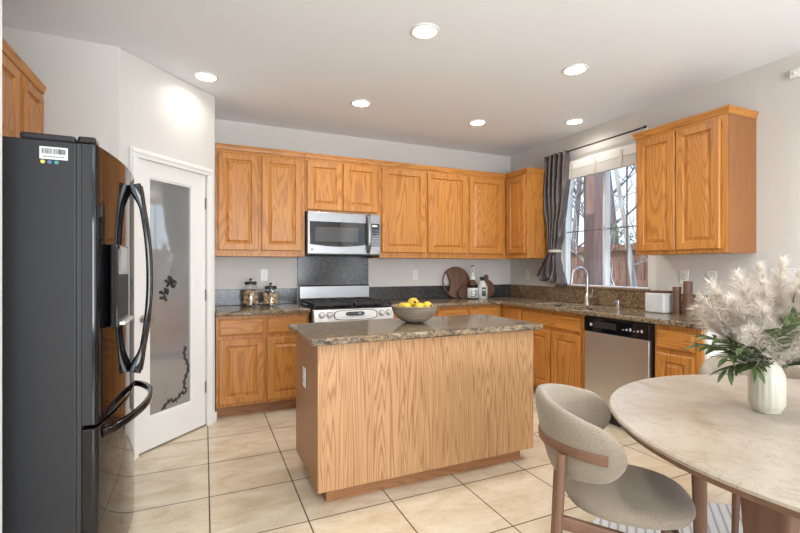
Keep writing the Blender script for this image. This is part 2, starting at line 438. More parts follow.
# ------------------------------------------------------------------ structure
ZC = 2.71; XR = 3.60; YB = 4.56; XL = -1.22
def quadbox(*a): return MB().box(*a)
struct(MB().box(-3.2, XR + .14, -4.1, YB + .14, -.1, 0).build('floor', M['tile']), 'cream marble tile floor with dark grout lines')
struct(MB().box(-3.2, XR + .14, -4.1, YB + .14, ZC, ZC + .12).build('ceiling', M['ceil']), 'off-white textured ceiling')
struct(MB().box(XL - .12, XR + .14, YB, YB + .12, 0, ZC).build('wall_back', M['wall']), 'greige back wall behind the range')
WY0, WY1, WZ0, WZ1 = 2.645, 3.695, 1.066, 2.41
A_ = [-4.0, -2.8, -.6, WY0, WY1, YB]; B_ = [0, .15, WZ0, 2.25, WZ1, ZC]
def in_right(i, j):
    if i == 3 and j in (2, 3): return False
    if i == 1 and j in (1, 2): return False
    return True
struct(MB().lattice(A_, B_, in_right, XR, XR + .13, 'yzx').build('wall_right', M['wall']), 'greige right wall around the kitchen window')
struct(MB().box(XL - .12, XL, 1.66, YB, 0, ZC).build('wall_left', M['wall']), 'wall behind the refrigerator')
struct(MB().box(-3.2, -.588, 1.66, 1.80, 0, ZC).build('wall_alcove', M['white_paint'], bevel=.012), 'white wall end at the left edge beside the refrigerator')
struct(MB().box(-3.2, -3.08, -4.0, 1.66, 0, ZC).build('wall_dining', M['wall']))
struct(MB().lattice([-3.2, -.75, 2.75, XR + .13], [0, .15, 2.3, ZC], lambda i, j: not (i == 1 and j == 1), -4.1, -4.0, 'xzy').build('wall_rear', M['wall']))
# pantry: grey side, diagonal with door opening, return
C2 = Vector((-.505, 3.325)); C1 = Vector((.08, 3.944)); DL = (C1 - C2).length; DA = math.atan2(C1.y - C2.y, C1.x - C2.x)
struct(MB().box(XL, C2.x - .0, C2.y, C2.y + .10, 0, ZC).build('wall_pantry_side', M['wall']), 'shaded grey wall beyond the refrigerator')
DO0, DO1, DZ = .118, .760, 2.035       # door opening in the diagonal
pd = MB().lattice([0, DO0, DO1, DL], [0, DZ, ZC], lambda i, j: not (i == 1 and j == 0), 0, .11, 'xzy')
struct(pd.build('wall_pantry_diagonal', M['wall'], loc=(C2.x, C2.y, 0), rz=DA, bevel=.012), 'diagonal white wall around the pantry door')
struct(MB().box(C1.x - .10, C1.x, C1.y + .01, YB, 0, ZC).build('wall_pantry_return', M['wall']))
# casing (trim_1) and baseboard on the diagonal
def diag(mb, name, m, **k):
    o = mb.build(name, m, loc=(C2.x, C2.y, 0), rz=DA, **k); return o
tr = MB()
cw = .062
for x0, x1 in ((DO0 - cw + .01, DO0 + .01), (DO1 - .006, DO1 - .006 + cw)):
    tr.box(x0, x1, -.020, -.001, 0.0, DZ - .01)
    tr.box(x0 + (.012 if x0 < .3 else .03), x1 - (.03 if x0 < .3 else .012), -.027, -.0195, 0.0, DZ - .01)
tr.box(DO0 - cw + .01, DO1 - .006 + cw, -.020, -.001, DZ - .01, DZ + cw - .012)
tr.box(DO0 - cw + .022, DO1 - .006 + cw - .012, -.027, -.0195, DZ + .018, DZ + cw - .024)
struct(diag(tr, 'trim_1', M['white_paint'], bevel=.003), 'white moulded casing around the pantry door')
struct(diag(MB().box(DO1 + .058, DL + .012, -.014, -.001, 0, .085).box(DL - .001, DL + .012, -.014, .30, 0, .085), 'baseboard_pantry', M['white_paint'], bevel=.004), 'white baseboard at the pantry corner')
struct(MB().box(XR - .014, XR - .001, -.55, 1.80, 0, .085).build('baseboard_right', M['white_paint'], bevel=.004))

# pantry door
door = MB()
D0, D1 = DO0 + .006, DO1 - .006
gx0, gx1, gz0, gz1 = .228, .612, .235, 1.912
door.lattice([D0, gx0, gx1, D1], [.012, gz0, gz1, DZ - .006], lambda i, j: not (i == 1 and j == 1), .004, .044, 'xzy')
dr = diag(door, 'door_1', M['white_paint'], bevel=.005); struct(dr, 'white pantry door with one tall etched glass pane')
def dpart(mb, name, m, **k):
    o = mb.build(name, m, parent=dr, **k); return o
dpart(MB().box(gx0 + .001, gx1 - .001, .018, .026, gz0 + .001, gz1 - .001), 'pane', M['pane'])
st = MB()
for a in ((gx0, gx0 + .010, gz0, gz1), (gx1 - .010, gx1, gz0, gz1), (gx0 + .010, gx1 - .010, gz0, gz0 + .010), (gx0 + .010, gx1 - .010, gz1 - .010, gz1)):
    st.box(a[0], a[1], .008, .0175, a[2], a[3])
dpart(st, 'glazing_bead', M['white_paint'])
def blob(mb, cx, cz, r1, r2, ang, y=.0172):
    n = 10
    mb.loops([[(cx + cos(ang) * r1 * cos(t) - sin(ang) * r2 * sin(t), yy, cz + sin(ang) * r1 * cos(t) + cos(ang) * r2 * sin(t)) for t in [2 * pi * k / n for k in range(n)]] for yy in (.0179, y)])
lf = MB(); rn = random.Random(3)
lx, lz = .405, 1.185
for k in range(11):
    a = rn.uniform(0, 6.28); r = rn.uniform(0, .06)
    blob(lf, lx + r * cos(a), lz - .02 + r * sin(a) * 1.1, rn.uniform(.020, .034), rn.uniform(.010, .016), rn.uniform(0, 3.1))
for k in range(9):
    blob(lf, lx - .045 + rn.uniform(-.03, .02), lz - .10 + rn.uniform(-.045, .03), .015, .013, 0)
dpart(lf, 'etched_leaf_cluster', M['etch'])
vn = MB()
for k in range(16):
    t = k / 15; x = gx1 - .045 - .02 * sin(t * 9); z = gz0 + .10 + t * .33
    blob(vn, x, z, .022, .010, 1.2 + (k % 2) * 1.2)
for k in range(13):
    t = k / 12; blob(vn, gx1 - .06 - t * .20, gz0 + .085 - t * .045 + .014 * sin(t * 11),   .022, .009, .5 + (k % 2) * 1.4)
dpart(vn, 'etched_vine', M['etch'])
for hz in (1.80, 1.06, .315):
    dpart(MB().box(D1 - .010, D1 + .010, -.002, .0035, hz - .045, hz + .045), 'hinge', M['hinge'])
dpart(MB().lathe([(.0, 0), (.024, .0), (.028, .012), (.024, .026), (.012, .034), (.012, .05)], 20).build('tmp', M['chrome']) and MB().disc_x([(.028, 0), (.028, .006), (.012, .01), (.012, .03), (.026, .04), (.028, .055), (.020, .066)], 20, (D0 + .055, .003, .93)), 'door_knob', M['chrome'], smooth=True)
bpy.data.objects.remove(bpy.data.objects['tmp'], do_unlink=True)

# kitchen window
def win():
    x0, x1 = XR + .045, XR + .115
    y0, y1, z0, z1 = WY0 + .002, WY1 - .002, WZ0 + .002, WZ1 - .002
    fw = .034; my = 3.155
    f = MB().lattice([y0, y0 + fw, my - .016, my + .016, y1 - fw, y1], [z0, z0 + fw, z1 - fw, z1], lambda i, j: not (i in (1, 3) and j == 1), x0, x1, 'yzx')
    o = f.build('window_1', M['vinyl'], bevel=.004); struct(o, 'white two-pane kitchen window over the sink')
    for a, b in ((y0 + fw, my - .016), (my + .016, y1 - fw)):
        MB().box(x0 + .03, x0 + .036, a + .001, b - .001, z0 + fw + .001, z1 - fw - .001).build('pane', M['glass'], parent=o)
        c = a + (b - a) * .50; hz = 1.67
        MB().lattice([a + .002, c - .005, c + .005, b - .002], [z0 + fw + .002, hz - .005, hz + .005, z1 - fw - .002], lambda i, j: i == 1 or j == 1, x0 + .016, x0 + .026, 'yzx').build('muntin', M['muntin'], parent=o)
    MB().box(x0 - .012, x0 - .001, my - .014, my + .010, 1.655, 1.70).build('latch', M['tie'], parent=o, bevel=.003)
win()
# pleated top valance of the blind
bl = empty('window_blind', (XR - .002, 3.17, 0), 0, 'white slatted blind raised into a stack at the top of the kitchen window', 'blind')
MB().box(-.052, -.006, -.53, .53, 2.315, 2.405).build('headrail', M['blind'], bl, bevel=.006)
sl = MB()
for k in range(9):
    z = 2.222 + k * .0100; sl.box(-.055, -.008, -.51, .51, z, z + .0072)
sl.build('slat_stack', M['blind'], bl)
for y in (-.30, 0, .30):
    MB().box(-.060, -.0555, y - .012, y + .012, 2.215, 2.385).build('ladder_tape', M['tie'], bl)

# ------------------------------------------------------------------ cabinets
def raised_panel(mb, x0, x1, z0, z1, y, t=.020, fr=.056):
    # nested rectangles; front at y - t
    def R(i, d): return [(x0 + i, y - d, z0 + i), (x1 - i, y - d, z0 + i), (x1 - i, y - d, z1 - i), (x0 + i, y - d, z1 - i)]
    fr = min(fr, (x1 - x0) * .27, (z1 - z0) * .27)
    mb.loops([R(0, 0), R(0, t - .006), R(.006, t), R(fr, t), R(fr + .003, t - .004), R(fr + .006, t - .012), R(fr + .013, t - .0125), R(fr + .036 * min(1, fr / .05), t - .002), R(fr + .040 * min(1, fr / .05), t - .002)])
    return mb
def drawer_front(mb, x0, x1, z0, z1, y, t=.020):
    def R(i, d): return [(x0 + i, y - d, z0 + i), (x1 - i, y - d, z0 + i), (x1 - i, y - d, z1 - i), (x0 + i, y - d, z1 - i)]
    return mb.loops([R(0, 0), R(0, t - .010), R(.004, t - .006), (R(.010, t - .004)), R(.014, t), R(.02, t)])
def crown(mb, W, D, z, ol, orr):
    prof = [(.0005, 0), (.006, 0), (.010, .010), (.012, .018), (.015, .030), (.019, .036), (.019, .048), (.015, .052)]
    L = [[(-.0 - ol * o, -D - o, z + h), (W + orr * o, -D - o, z + h), (W + orr * o, -.002, z + h), (-ol * o, -.002, z + h)] for o, h in prof]
    return mb.loops(L)
def cabinet(name, label, loc, rz, W, D, z0, z1, doors=(), drawers=(), base=False, crn=None, group=None, hollow=False):
    e = empty(name, loc, rz, label, 'cabinet', group)
    b = MB()
    if base:
        if hollow: b.box(0, W, -D, -.002, .10, .66); b.lattice([0, .02, W - .02, W], [-D, -D + .02, -.022, -.002], lambda i, j: not (i == 1 and j == 1), .66, z1)
        else: b.box(0, W, -D, -.002, .10, z1)
        MB().box(.0, W, -D + .075, -.004, 0, .099).build('toe_kick', M['toe'], e)
    else: b.box(0, W, -D, -.002, z0, z1)
    b.build('carcass', M['oak'], e, bevel=.0015, seg=1)
    for x0, x1, a, c in doors: raised_panel(MB(), x0, x1, a, c, -D - .0005).build('door', M['oak'], e)
    for x0, x1, a, c in drawers: drawer_front(MB(), x0, x1, a, c, -D - .0005).build('drawer_front', M['oak_h'], e)
    if crn: crown(MB(), W, D, z1 - .004, *crn).build('crown', M['oak_h'], e)
    return e
UB, UT = 1.386, 2.345
UD = .33
UY = YB
# uppers on the back wall
cabinet('upper_cabinet', 'two-door honey oak wall cabinet left of the microwave above the nut jars', (.088, UY, 0), 0, .797, UD, UB, UT, [(.022, .366, UB + .055, UT - .028), (.396, .762, UB + .055, UT - .028)], crn=(0, 0), group='oak wall cabinets')
cabinet('upper_cabinet', 'short two-door honey oak wall cabinet directly above the microwave', (.888, UY, 0), 0, .764, UD, 1.828, UT, [(.016, .364, 1.846, UT - .028), (.378, .742, 1.846, UT - .028)], crn=(0, 0), group='oak wall cabinets')
cabinet('upper_cabinet', 'three-door honey oak wall cabinet right of the microwave', (1.655, UY, 0), 0, 1.612, UD, UB, UT, [(.027, .528, UB + .055, UT - .028), (.562, 1.064, UB + .055, UT - .028), (1.100, 1.560, UB + .055, UT - .028)], crn=(0, 0), group='oak wall cabinets')
# corner end cabinet on the right wall (front faces -x)
cabinet('upper_cabinet', 'narrow honey oak corner wall cabinet beside the curtain', (XR, 4.228, 0), -pi / 2, .376, UD, UB, UT, [(.05, .348, UB + .055, UT - .028)], crn=(0, 1), group='oak wall cabinets')
rc = cabinet('upper_cabinet', 'two-door honey oak wall cabinet right of the window', (XR, 2.511, 0), -pi / 2, .698, UD, UB, UT, [(.022, .338, UB + .028, UT - .028), (.344, .655, UB + .028, UT - .028)], crn=(1, 1), group='oak wall cabinets')
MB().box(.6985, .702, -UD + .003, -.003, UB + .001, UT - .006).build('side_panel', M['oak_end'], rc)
cabinet('upper_cabinet', 'honey oak wall cabinet over the black refrigerator', (XL, 2.555, 0), pi / 2, .762, .32, 1.86, 2.34, [(.02, .345, 1.88, 2.312), (.397, .716, 1.88, 2.312)], crn=(1, 0), group='oak wall cabinets')
# base cabinets: back run
BD = .585; ZT = .872
cabinet('base_cabinet', 'honey oak base cabinet left of the range with two drawers over two doors', (.088, YB, 0), 0, .782, BD, 0, ZT, [(.022, .386, .125, .672), (.412, .770, .125, .672)], [(.022, .386, .705, .842), (.412, .770, .705, .842)], base=True, group='oak base cabinets')
cabinet('base_cabinet', 'honey oak base cabinet right of the range with two drawers, half hidden by the island', (1.664, YB, 0), 0, 1.345, BD, 0, ZT, [(.12, .505, .125, .672), (.53, .893, .125, .672), (.92, 1.29, .125, .672)], [(.12, .505, .705, .842), (.53, .893, .705, .842), (.92, 1.29, .705, .842)], base=True, group='oak base cabinets')
# right run (local x = world -y)
RD = .588
Y0 = 3.97
cabinet('base_cabinet', 'honey oak sink base cabinet with narrow corner drawer under the window', (XR, Y0, 0), -pi / 2, Y0 - 2.800, RD, 0, ZT,
        [(Y0 - 3.828, Y0 - 3.632, .125, .672), (Y0 - 3.605, Y0 - 3.213, .125, .680), (Y0 - 3.190, Y0 - 2.838, .125, .680)],
        [(Y0 - 3.828, Y0 - 3.632, .705, .842), (Y0 - 3.605, Y0 - 2.838, .712, .836)], base=True, hollow=True, group='oak base cabinets')
cabinet('base_cabinet', 'honey oak base cabinet with one drawer at the right end of the counter', (XR, 2.160, 0), -pi / 2, .333, RD, 0, ZT,
        [(.021, .288, .125, .672)], [(.021, .288, .702, .836)], base=True, group='oak base cabinets')
struct(MB().box(3.035, XR, 1.806, 1.826, 0, .871).build('trim_2', M['white_paint']), 'white end panel closing the right counter')

# worktops
def worktop(name, label, mb):
    return tag(mb.build(name, M['granite'], bevel=.012, seg=3), label, 'countertop')
wt1 = worktop('countertop', 'short granite countertop left of the range under the nut jars', MB().box(.084, .876, YB - .640, YB - .003, .874, .914))
MB().box(.084, .872, YB - .024, YB - .003, .9145, 1.068).build('backsplash', M['granite_cool_lit'], wt1, bevel=.003)
SX0, SX1, SY0, SY1 = 3.06, 3.44, 2.82, 3.52
Ax = [1.658, 2.962, SX0, SX1, XR - .003]; By = [1.800, SY0, 3.13, 3.17, SY1, YB - .640, YB - .003]
def in_top(i, j):
    if i == 0 and j < 5: return False
    if i == 2 and j in (1, 3): return False
    return True
wt2 = worktop('countertop', 'long L-shaped granite countertop running from the range round past the sink', MB().lattice(Ax, By, in_top, .874, .914))
MB().box(1.664, XR - .026, YB - .024, YB - .003, .9145, 1.068).build('backsplash', M['granite_cool_lit'], wt2, bevel=.003)
sb = MB().box(XR - .024, XR - .003, 1.800, YB - .004, .9145, 1.068)
sb.build('backsplash', M['granite_gold'], wt2, bevel=.003)
MB().lattice([XR - .034, XR - .002, XR + .044], [WY0 - .03, WY0 + .003, WY1 - .003, WY1 + .05], lambda i, j: i == 0 or j == 1, 1.0685, 1.092).build('window_ledge', M['granite_gold'], wt2, bevel=.006)
tag(MB().box(.878, 1.652, YB - .018, YB - .003, 1.096, 1.408).build('granite_splash_panel', M['granite_cool_lit'], bevel=.002), 'tall granite panel darkened for cool light on the wall between range and microwave', 'backsplash')

# sink basins, faucet, soap pump
sk = empty('kitchen_sink', (3.25, 3.15, .70), 0, 'stainless double-bowl sink set into the right counter below the window', 'sink')
for a, b in ((SY0, 3.13), (3.17, SY1)):
    def R(i, z, a=a, b=b): return [(SX0 - 3.25 - .004 + i, a - 3.15 - .004 + i, z), (SX1 - 3.25 + .004 - i, a - 3.15 - .004 + i, z), (SX1 - 3.25 + .004 - i, b - 3.15 + .004 - i, z), (SX0 - 3.25 - .004 + i, b - 3.15 + .004 - i, z)]
    MB().loops([R(-.006, .173), R(-.006, -.004), R(.0, -.004 + .0), R(.012, .004), R(.0, .03), R(-.002, .1725)], True, False).build('basin', M['sink'], sk)
    MB().lathe([(.045, .0045), (.045, .008), (.03, .009), (.028, .005)], 20, (0, (a + b) / 2 - 3.15, 0)).build('drain', M['chrome'], sk, smooth=True)
fc = empty('faucet', (3.49, 3.222, .9145), 0, 'tall brushed nickel gooseneck faucet standing behind the sink', 'faucet')
MB().lathe([(.030, 0), (.030, .006), (.024, .014), (.023, .10), (.019, .105)], 24).build('base', M['chrome'], fc, smooth=True)
pts = [(0, 0, .10), (0, 0, .20), (0, 0, .268)] + [(-.10 + .10 * cos(t), 0, .268 + .10 * sin(t)) for t in [pi * k / 14 for k in range(1, 14)]] + [(-.205, 0, .235), (-.212, 0, .20)]
MB().tube(pts, [.0135] * (len(pts) - 3) + [.0135, .015, .016], 14).build('spout', M['chrome'], fc, smooth=True)
MB().tube([(0, -.02, .075), (0, -.045, .08), (0, -.065, .09)], [.016, .014, .012], 12).tube([(0, -.058, .088), (-.01, -.075, .12), (-.015, -.085, .155)], [.008, .007, .006], 10).build('lever', M['chrome'], fc, smooth=True)
sd = empty('soap_pump', (3.47, 2.850, .9145), 0, 'small nickel soap pump in the counter right of the faucet', 'soap dispenser')
MB().lathe([(.020, 0), (.020, .005), (.012, .010), (.012, .030), (.019, .034), (.019, .062), (.010, .066)], 18).build('pump_body', M['chrome'], sd, smooth=True)
MB().tube([(-.015, 0, .055), (-.03, 0, .056), (-.045, 0, .052)], [.008, .007, .006], 10).build('nozzle', M['chrome'], sd, smooth=True)

# ------------------------------------------------------------------ island
IX0, IX1, IY0, IY1 = .545, 1.985, 2.278, 2.885
isl = empty('kitchen_island', ((IX0 + IX1) / 2, (IY0 + IY1) / 2, 0), 0, 'oak kitchen island with plain panelled sides in the middle of the floor', 'kitchen island')
hx = (IX1 - IX0) / 2; hy = (IY1 - IY0) / 2
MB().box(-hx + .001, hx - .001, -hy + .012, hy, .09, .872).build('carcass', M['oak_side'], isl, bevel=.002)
MB().box(-hx, hx, -hy, -hy + .0115, .09, .872).build('front_panel', M['oak_pale'], isl)
MB().box(-hx + .062, hx - .055, -hy + .065, hy - .06, 0, .0895).build('toe_kick', M['toe'], isl)
itop = MB(); itop.box(.498, 2.035, 2.232, 2.905, .874, .914)
tag(itop.build('island_countertop', M['granite'], bevel=.014, seg=4), 'granite slab with rounded edge on top of the oak island', 'countertop')

def outlet(name, label, loc, rz, gangs=1, kind='outlet'):
    W = .07 + .046 * (gangs - 1)
    e = empty(name, loc, rz, label, 'outlet' if kind == 'outlet' else 'light switch', 'white wall plates')
    MB().box(-W / 2, W / 2, -.006, -.0005, -.0575, .0575).build('plate', M['white_plastic'], e, bevel=.002)
    for g in range(gangs):
        cx = (g - (gangs - 1) / 2) * .046
        if kind == 'outlet':
            MB().box(cx - .0165, cx + .0165, -.0085, -.0062, -.033, .033).build('socket', M['white_plastic'], e, bevel=.001)
            for z in (.017, -.017):
                for x in (-.006, .006): MB().box(cx + x - .0012, cx + x + .0012, -.0092, -.0086, z - .005, z + .005).build('slot', M['slot'], e)
        else:
            MB().box(cx - .005, cx + .005, -.016, -.0062, -.004, .012).build('toggle', M['white_plastic'], e)
            [MB().disc_x([(.0035, 0), (.003, .0015)], 10, (cx, -.0062, z)).build('screw', M['slot'], e) for z in (.042, -.042)]
    return e
outlet('wall_outlet', 'white outlet on the back wall above the nut jars', (.546, YB - .001, 1.208), 0)
outlet('wall_outlet', 'white outlet on the back wall between range and round cutting board', (2.232, YB - .001, 1.2), 0)
outlet('wall_outlet', 'white outlet on the right wall in the corner beside the curtain', (XR - .001, 4.225, 1.2), -pi / 2)
outlet('wall_outlet', 'white outlet on the right wall above the brown mills', (XR - .001, 2.322, 1.205), -pi / 2)
outlet('wall_switch', 'white switch plate under the right wall cabinet, right of the outlet above the mills', (XR - .001, 2.110, 1.197), -pi / 2, 1, 'switch')
outlet('wall_switch', 'white four-gang switch plate at the right edge above the plumes', (XR - .001, 1.62, 1.222), -pi / 2, 4, 'switch')
outlet('island_outlet', 'white outlet on the shaded left side of the island', (IX0 - .0005, 2.603, .632), -pi / 2)
ws = empty('wall_sensor', (XR - .001, 1.575, 2.571), -pi / 2, 'small white sensor high on the right wall near the ceiling', 'sensor')
MB().box(-.03, .03, -.03, -.0005, -.028, .028).build('housing', M['white_plastic'], ws, bevel=.006)
MB().disc_x([(.012, 0), (.011, .005), (.005, .009)], 14, (0, -.030, 0)).build('lens', M['white_plastic'], ws, smooth=True)

# ------------------------------------------------------------------ range
rg = empty('gas_range', (1.264, 3.90, 0), 0, 'silver gas range with black grates between the oak cabinets', 'range')
MB().box(-.378, .378, 0.0, .648, .06, .908).build('body', M['dark_grey'], rg)
cp = MB()   # sloped control panel
poly = [(0, .908), (-.052, .902), (-.060, .895), (-.075, .80), (-.070, .79), (0, .79)]
cp.loops([[(-.381, y, z) for y, z in poly], [(.381, y, z) for y, z in poly]])
cp.build('control_panel', M['silver'], rg, bevel=.004)
def on_panel(x, z): return (x, -.0605 - (.895 - z) * .158, z)
for x in (-.312, -.240, .262, .334):
    c = on_panel(x, .853)
    kn = MB().disc_x([(.026, 0), (.026, .004), (.021, .006), (.019, .026), (.015, .029)], 22, c).build('knob', M['silver'], rg, smooth=True)
    MB().disc_x([(.031, 0), (.031, .0012)], 22, (c[0], c[1] - .0002, c[2])).build('bezel', M['dark_grey'], kn)
ov = []
for k in range(36):
    t = 2 * pi * k / 36; ov.append((math.copysign(abs(cos(t)) ** .45, cos(t)), math.copysign(abs(sin(t)) ** .6, sin(t))))
def oval(cx, cz, a, b, d0, d1):
    return MB().loops([[(cx + u * a, on_panel(0, cz + v * b)[1] - d, cz + v * b) for u, v in ov] for d in (d0, d1)])
oval(.008, .850, .212, .046, .0003, .004).build('oval_bezel', M['dark_grey'], rg)
oval(.008, .850, .200, .040, .0042, .007).build('oval_plate', M['silver'], rg)
oval(.0, .860, .090, .019, .0072, .009).build('display', M['led_dim'], rg)
MB().box(.030, .060, -.0755, -.0748, .858, .866).build('display_digits', M['label_white'], rg)
bt = MB()
for k in range(10):
    for q in range(2):
        bt.box(-.12 + k * .026 - .006, -.12 + k * .026 + .006, -.0785 - q * .0016 - .0016, -.0755, .822 + q * .012, .828 + q * .012)
bt.build('buttons', M['silver'], rg)
MB().box(-.372, .372, -.045, -.001, .25, .775).build('oven_door', M['silver'], rg, bevel=.006)
MB().box(-.27, .27, -.048, -.0455, .38, .64).build('oven_window', M['black_glass'], rg)
MB().tube([(-.30, -.05, .72), (-.30, -.085, .725), (0, -.09, .725), (.30, -.085, .725), (.30, -.05, .72)], .012, 12).build('oven_handle', M['silver'], rg, smooth=True)
MB().box(-.372, .372, -.040, -.001, .07, .235).build('warming_drawer', M['silver'], rg, bevel=.006)
MB().box(-.378, .378, -.045, .560, .909, .916).build('cooktop', M['black_gloss'], rg, bevel=.003)
for cx in (-.19, .19):
    g = MB()
    for y in (-.03, .255, .54): g.box(cx - .182, cx + .182, y - .009, y + .009, .934, .956)
    for x in (-.174, -.06, .06, .174): g.box(cx + x - .008, cx + x + .008, -.03, .54, .934, .956)
    for y in (.11, .40): g.box(cx - .182, cx + .182, y - .007, y + .007, .938, .956)
    for x in (-.174, .174):
        for y in (-.03, .255, .54): g.box(cx + x - .009, cx + x + .009, y - .009, y + .009, .9165, .935)
    g.build('grate', M['iron'], rg, bevel=.002, seg=1)
    for y in (.11, .40):
        MB().lathe([(.048, .9165), (.048, .924), (.034, .926), (.034, .933), (.028, .935)], 20, (cx, y, 0)).build('burner', M['iron'], rg, smooth=True)
bgd = MB(); poly = [(.565, .909), (.568, .955), (.585, .965), (.590, 1.085), (.598, 1.098), (.640, 1.098), (.640, .909)]
bgd.loops([[(-.378, y, z) for y, z in poly], [(.378, y, z) for y, z in poly]])
bgd.build('backguard', M['steel'], rg, bevel=.004)

# ------------------------------------------------------------------ microwave
mw = empty('microwave', (1.270, 4.160, 1.410), 0, 'stainless over-the-range microwave under the short oak cabinet', 'microwave')
MW = .374
MB().box(-MW, MW, .028, .395, 0, .412).build('case', M['dark_grey'], mw)
MB().box(-MW, .372, 0, .0275, .004, .410).build('fascia', M['steel'], mw, bevel=.005)
wp = MB(); xs = [(-.352 + .572 * k / 16) for k in range(17)]
wp.loops([[(x, -.0015 if s else .0, zb) for x, zb in [(-.352, .098)] + [(x, .098 - .022 * sin(pi * (x + .352) / .572)) for x in xs[1:-1]] + [(.22, .098), (.22, .318), (-.352, .318)]] for s in (0, 1)])
wp.build('door_glass', M['black_glass'], mw)
MB().box(-.30, .135, -.0024, -.0016, .125, .265).build('window_mesh', M['grey_glass'], mw)
MB().box(.262, .362, -.0016, -.0002, .085, .318).build('keypad', M['black_glass'], mw)
MB().box(.285, .335, -.0026, -.0017, .285, .302).build('display', M['led_green'], mw)
bt = MB()
for i in range(4):
    for j in range(6): bt.box(.276 + i * .022, .283 + i * .022, -.0023, -.0017, .11 + j * .027, .114 + j * .027)
bt.build('keys', M['silver'], mw)
MB().bar([(.238, -.002, .020), (.238, -.028, .04), (.240, -.045, .12), (.242, -.05, .21), (.240, -.045, .30), (.238, -.028, .380), (.238, -.002, .398)], .034, .016, (1, 0, 0)).build('handle', M['steel'], mw, smooth=True)
MB().disc_x([(.012, 0), (.012, .0016)], 20, (-.330, -.0002, .046)).build('emblem', M['dark_grey'], mw)
MB().box(-.30, .30, .06, .30, -.006, -.0005).build('vent_grille', M['black_matte'], mw)

# ------------------------------------------------------------------ dishwasher (front faces -x)
dw = empty('dishwasher', (2.985, 2.475, 0), -pi / 2, 'stainless dishwasher with black control strip under the right counter', 'dishwasher')
MB().box(-.303, .303, .012, .58, .09, .868).build('body', M['black_matte'], dw)
MB().box(-.296, .296, -.012, .0115, .12, .742).build('door_panel', M['steel_v'], dw, bevel=.006)
MB().box(-.300, .300, -.014, .0115, .746, .862).build('control_strip', M['black_gloss'], dw, bevel=.005)
MB().box(-.20, .02, -.0165, -.0145, .785, .835).build('handle_recess', M['black_matte'], dw, bevel=.002)
bt = MB()
for k in range(6): bt.box(.075 + k * .032, .090 + k * .032, -.0165, -.0145, .795, .801 + (k % 3) * .008)
bt.build('key_marks', M['silver'], dw)
MB().disc_x([(.013, 0), (.013, .0015)], 18, (-.225, -.0145, .805)).build('emblem', M['silver'], dw)
MB().box(-.30, .30, .06, .50, 0, .089).build('toe_plate', M['black_matte'], dw)

# ------------------------------------------------------------------ refrigerator (front faces +x; local x = world y)
FR = empty('refrigerator', (-1.205, 1.93, 0), pi / 2, 'black french-door refrigerator at the left with curved handles', 'refrigerator')
FW = .915
MB().box(0, FW, -.780, 0, .03, 1.736).build('body', M['fridge_side'], FR, bevel=.006)
MB().box(.02, FW - .02, -.60, -.05, 0, .029).build('foot_rail', M['black_matte'], FR)
MB().box(.004, FW - .004, -.794, -.7805, .06, 1.733).build('gasket', M['black_matte'], FR)
MB().box(.004, .07, -.838, -.782, 1.7385, 1.764).build('hinge_cover', M['black_gloss'], FR, bevel=.008)
MB().box(FW - .07, FW - .004, -.838, -.782, 1.7385, 1.764).build('hinge_cover', M['black_gloss'], FR, bevel=.006)
MB().box(.002, FW - .002, -.776, -.615, 1.7365, 1.760).build('top_cover', M['fridge_side'], FR, bevel=.008)
def fdoor(x0, x1, z0, z1, name, rl, rr, d0=-.7945, d1=-.842, bow=.045):
    poly = [(x0, d0)]
    n = 8
    for k in range(n + 1):
        if rl: a = pi / 2 * k / n; poly.append((x0 + .016 - .016 * cos(a), d1 + .014 - .014 * sin(a)))
        elif k == 0: poly.append((x0, d1 - bow * .0))
    if rr:
        for k in range(n + 1):
            a = pi / 2 * k / n; poly.append((x1 - .016 + .016 * sin(a), d1 + .014 - .014 * cos(a)))
    else: poly.append((x1, d1))
    poly.append((x1, d0))
    # bow across the whole front
    q = []
    for x, y in poly:
        if y < d0 - .005: y -= bow * (1 - ((x - FW / 2) / (FW / 2)) ** 2)
        q.append((x, y))
    # add intermediate points along the front
    out = []
    for i, p in enumerate(q):
        out.append(p); nx = q[(i + 1) % len(q)]
        if abs(nx[0] - p[0]) > .1 and p[1] < d0 - .02 and nx[1] < d0 - .02:
            for k in range(1, 12):
                x = p[0] + (nx[0] - p[0]) * k / 12; out.append((x, d1 - bow * (1 - ((x - FW / 2) / (FW / 2)) ** 2)))
    return MB().prism(out, z0, z1).build(name, M['black_gloss'], FR, bevel=.004, smooth=True)
fd1 = fdoor(.002, FW / 2 - .003, .700, 1.738, 'door', True, False)
fd2 = fdoor(FW / 2 + .003, FW - .002, .700, 1.738, 'door', False, True)
fdoor(.002, FW - .002, .065, .688, 'freezer_drawer', True, True)
def fhandle(x, parent):
    z0, z1 = .80, 1.665; pts = []; ww = []; hh = []
    for k in range(33):
        t = k / 32; z = z0 + (z1 - z0) * t; a = abs(2 * t - 1)
        e = max(0, (a - .74) / .26); e = e * e * (3 - 2 * e)
        out = .030 + .050 * (1 - a * a); hh_ = .022 + .034 * e
        pts.append((x, -.888 - out + .010 * e, z)); ww.append(.032 + .016 * e); hh.append(hh_)
    return MB().bar(pts, ww, hh, (1, 0, 0)).build('handle', M['black_gloss'], parent, smooth=True)
MB().box(.0006, .0018, -.827, -.796, .704, 1.734).build('door_side', M['fridge_side'], fd1)
fhandle(FW / 2 - .034, fd1); fhandle(FW / 2 + .034, fd2)
fz = [c for c in C.objects if c.name.startswith('freezer_drawer')][0]
pts = []
for k in range(31):
    t = k / 30; x = .055 + (FW - .11) * t; b = sin(pi * t) ** .7 if 0 < t < 1 else 0
    pts.append((x, -.846 - .122 * b, .648 + .018 * b))
MB().bar(pts, .030, .022, (0, 0, 1)).build('handle', M['black_gloss'], fz, smooth=True)
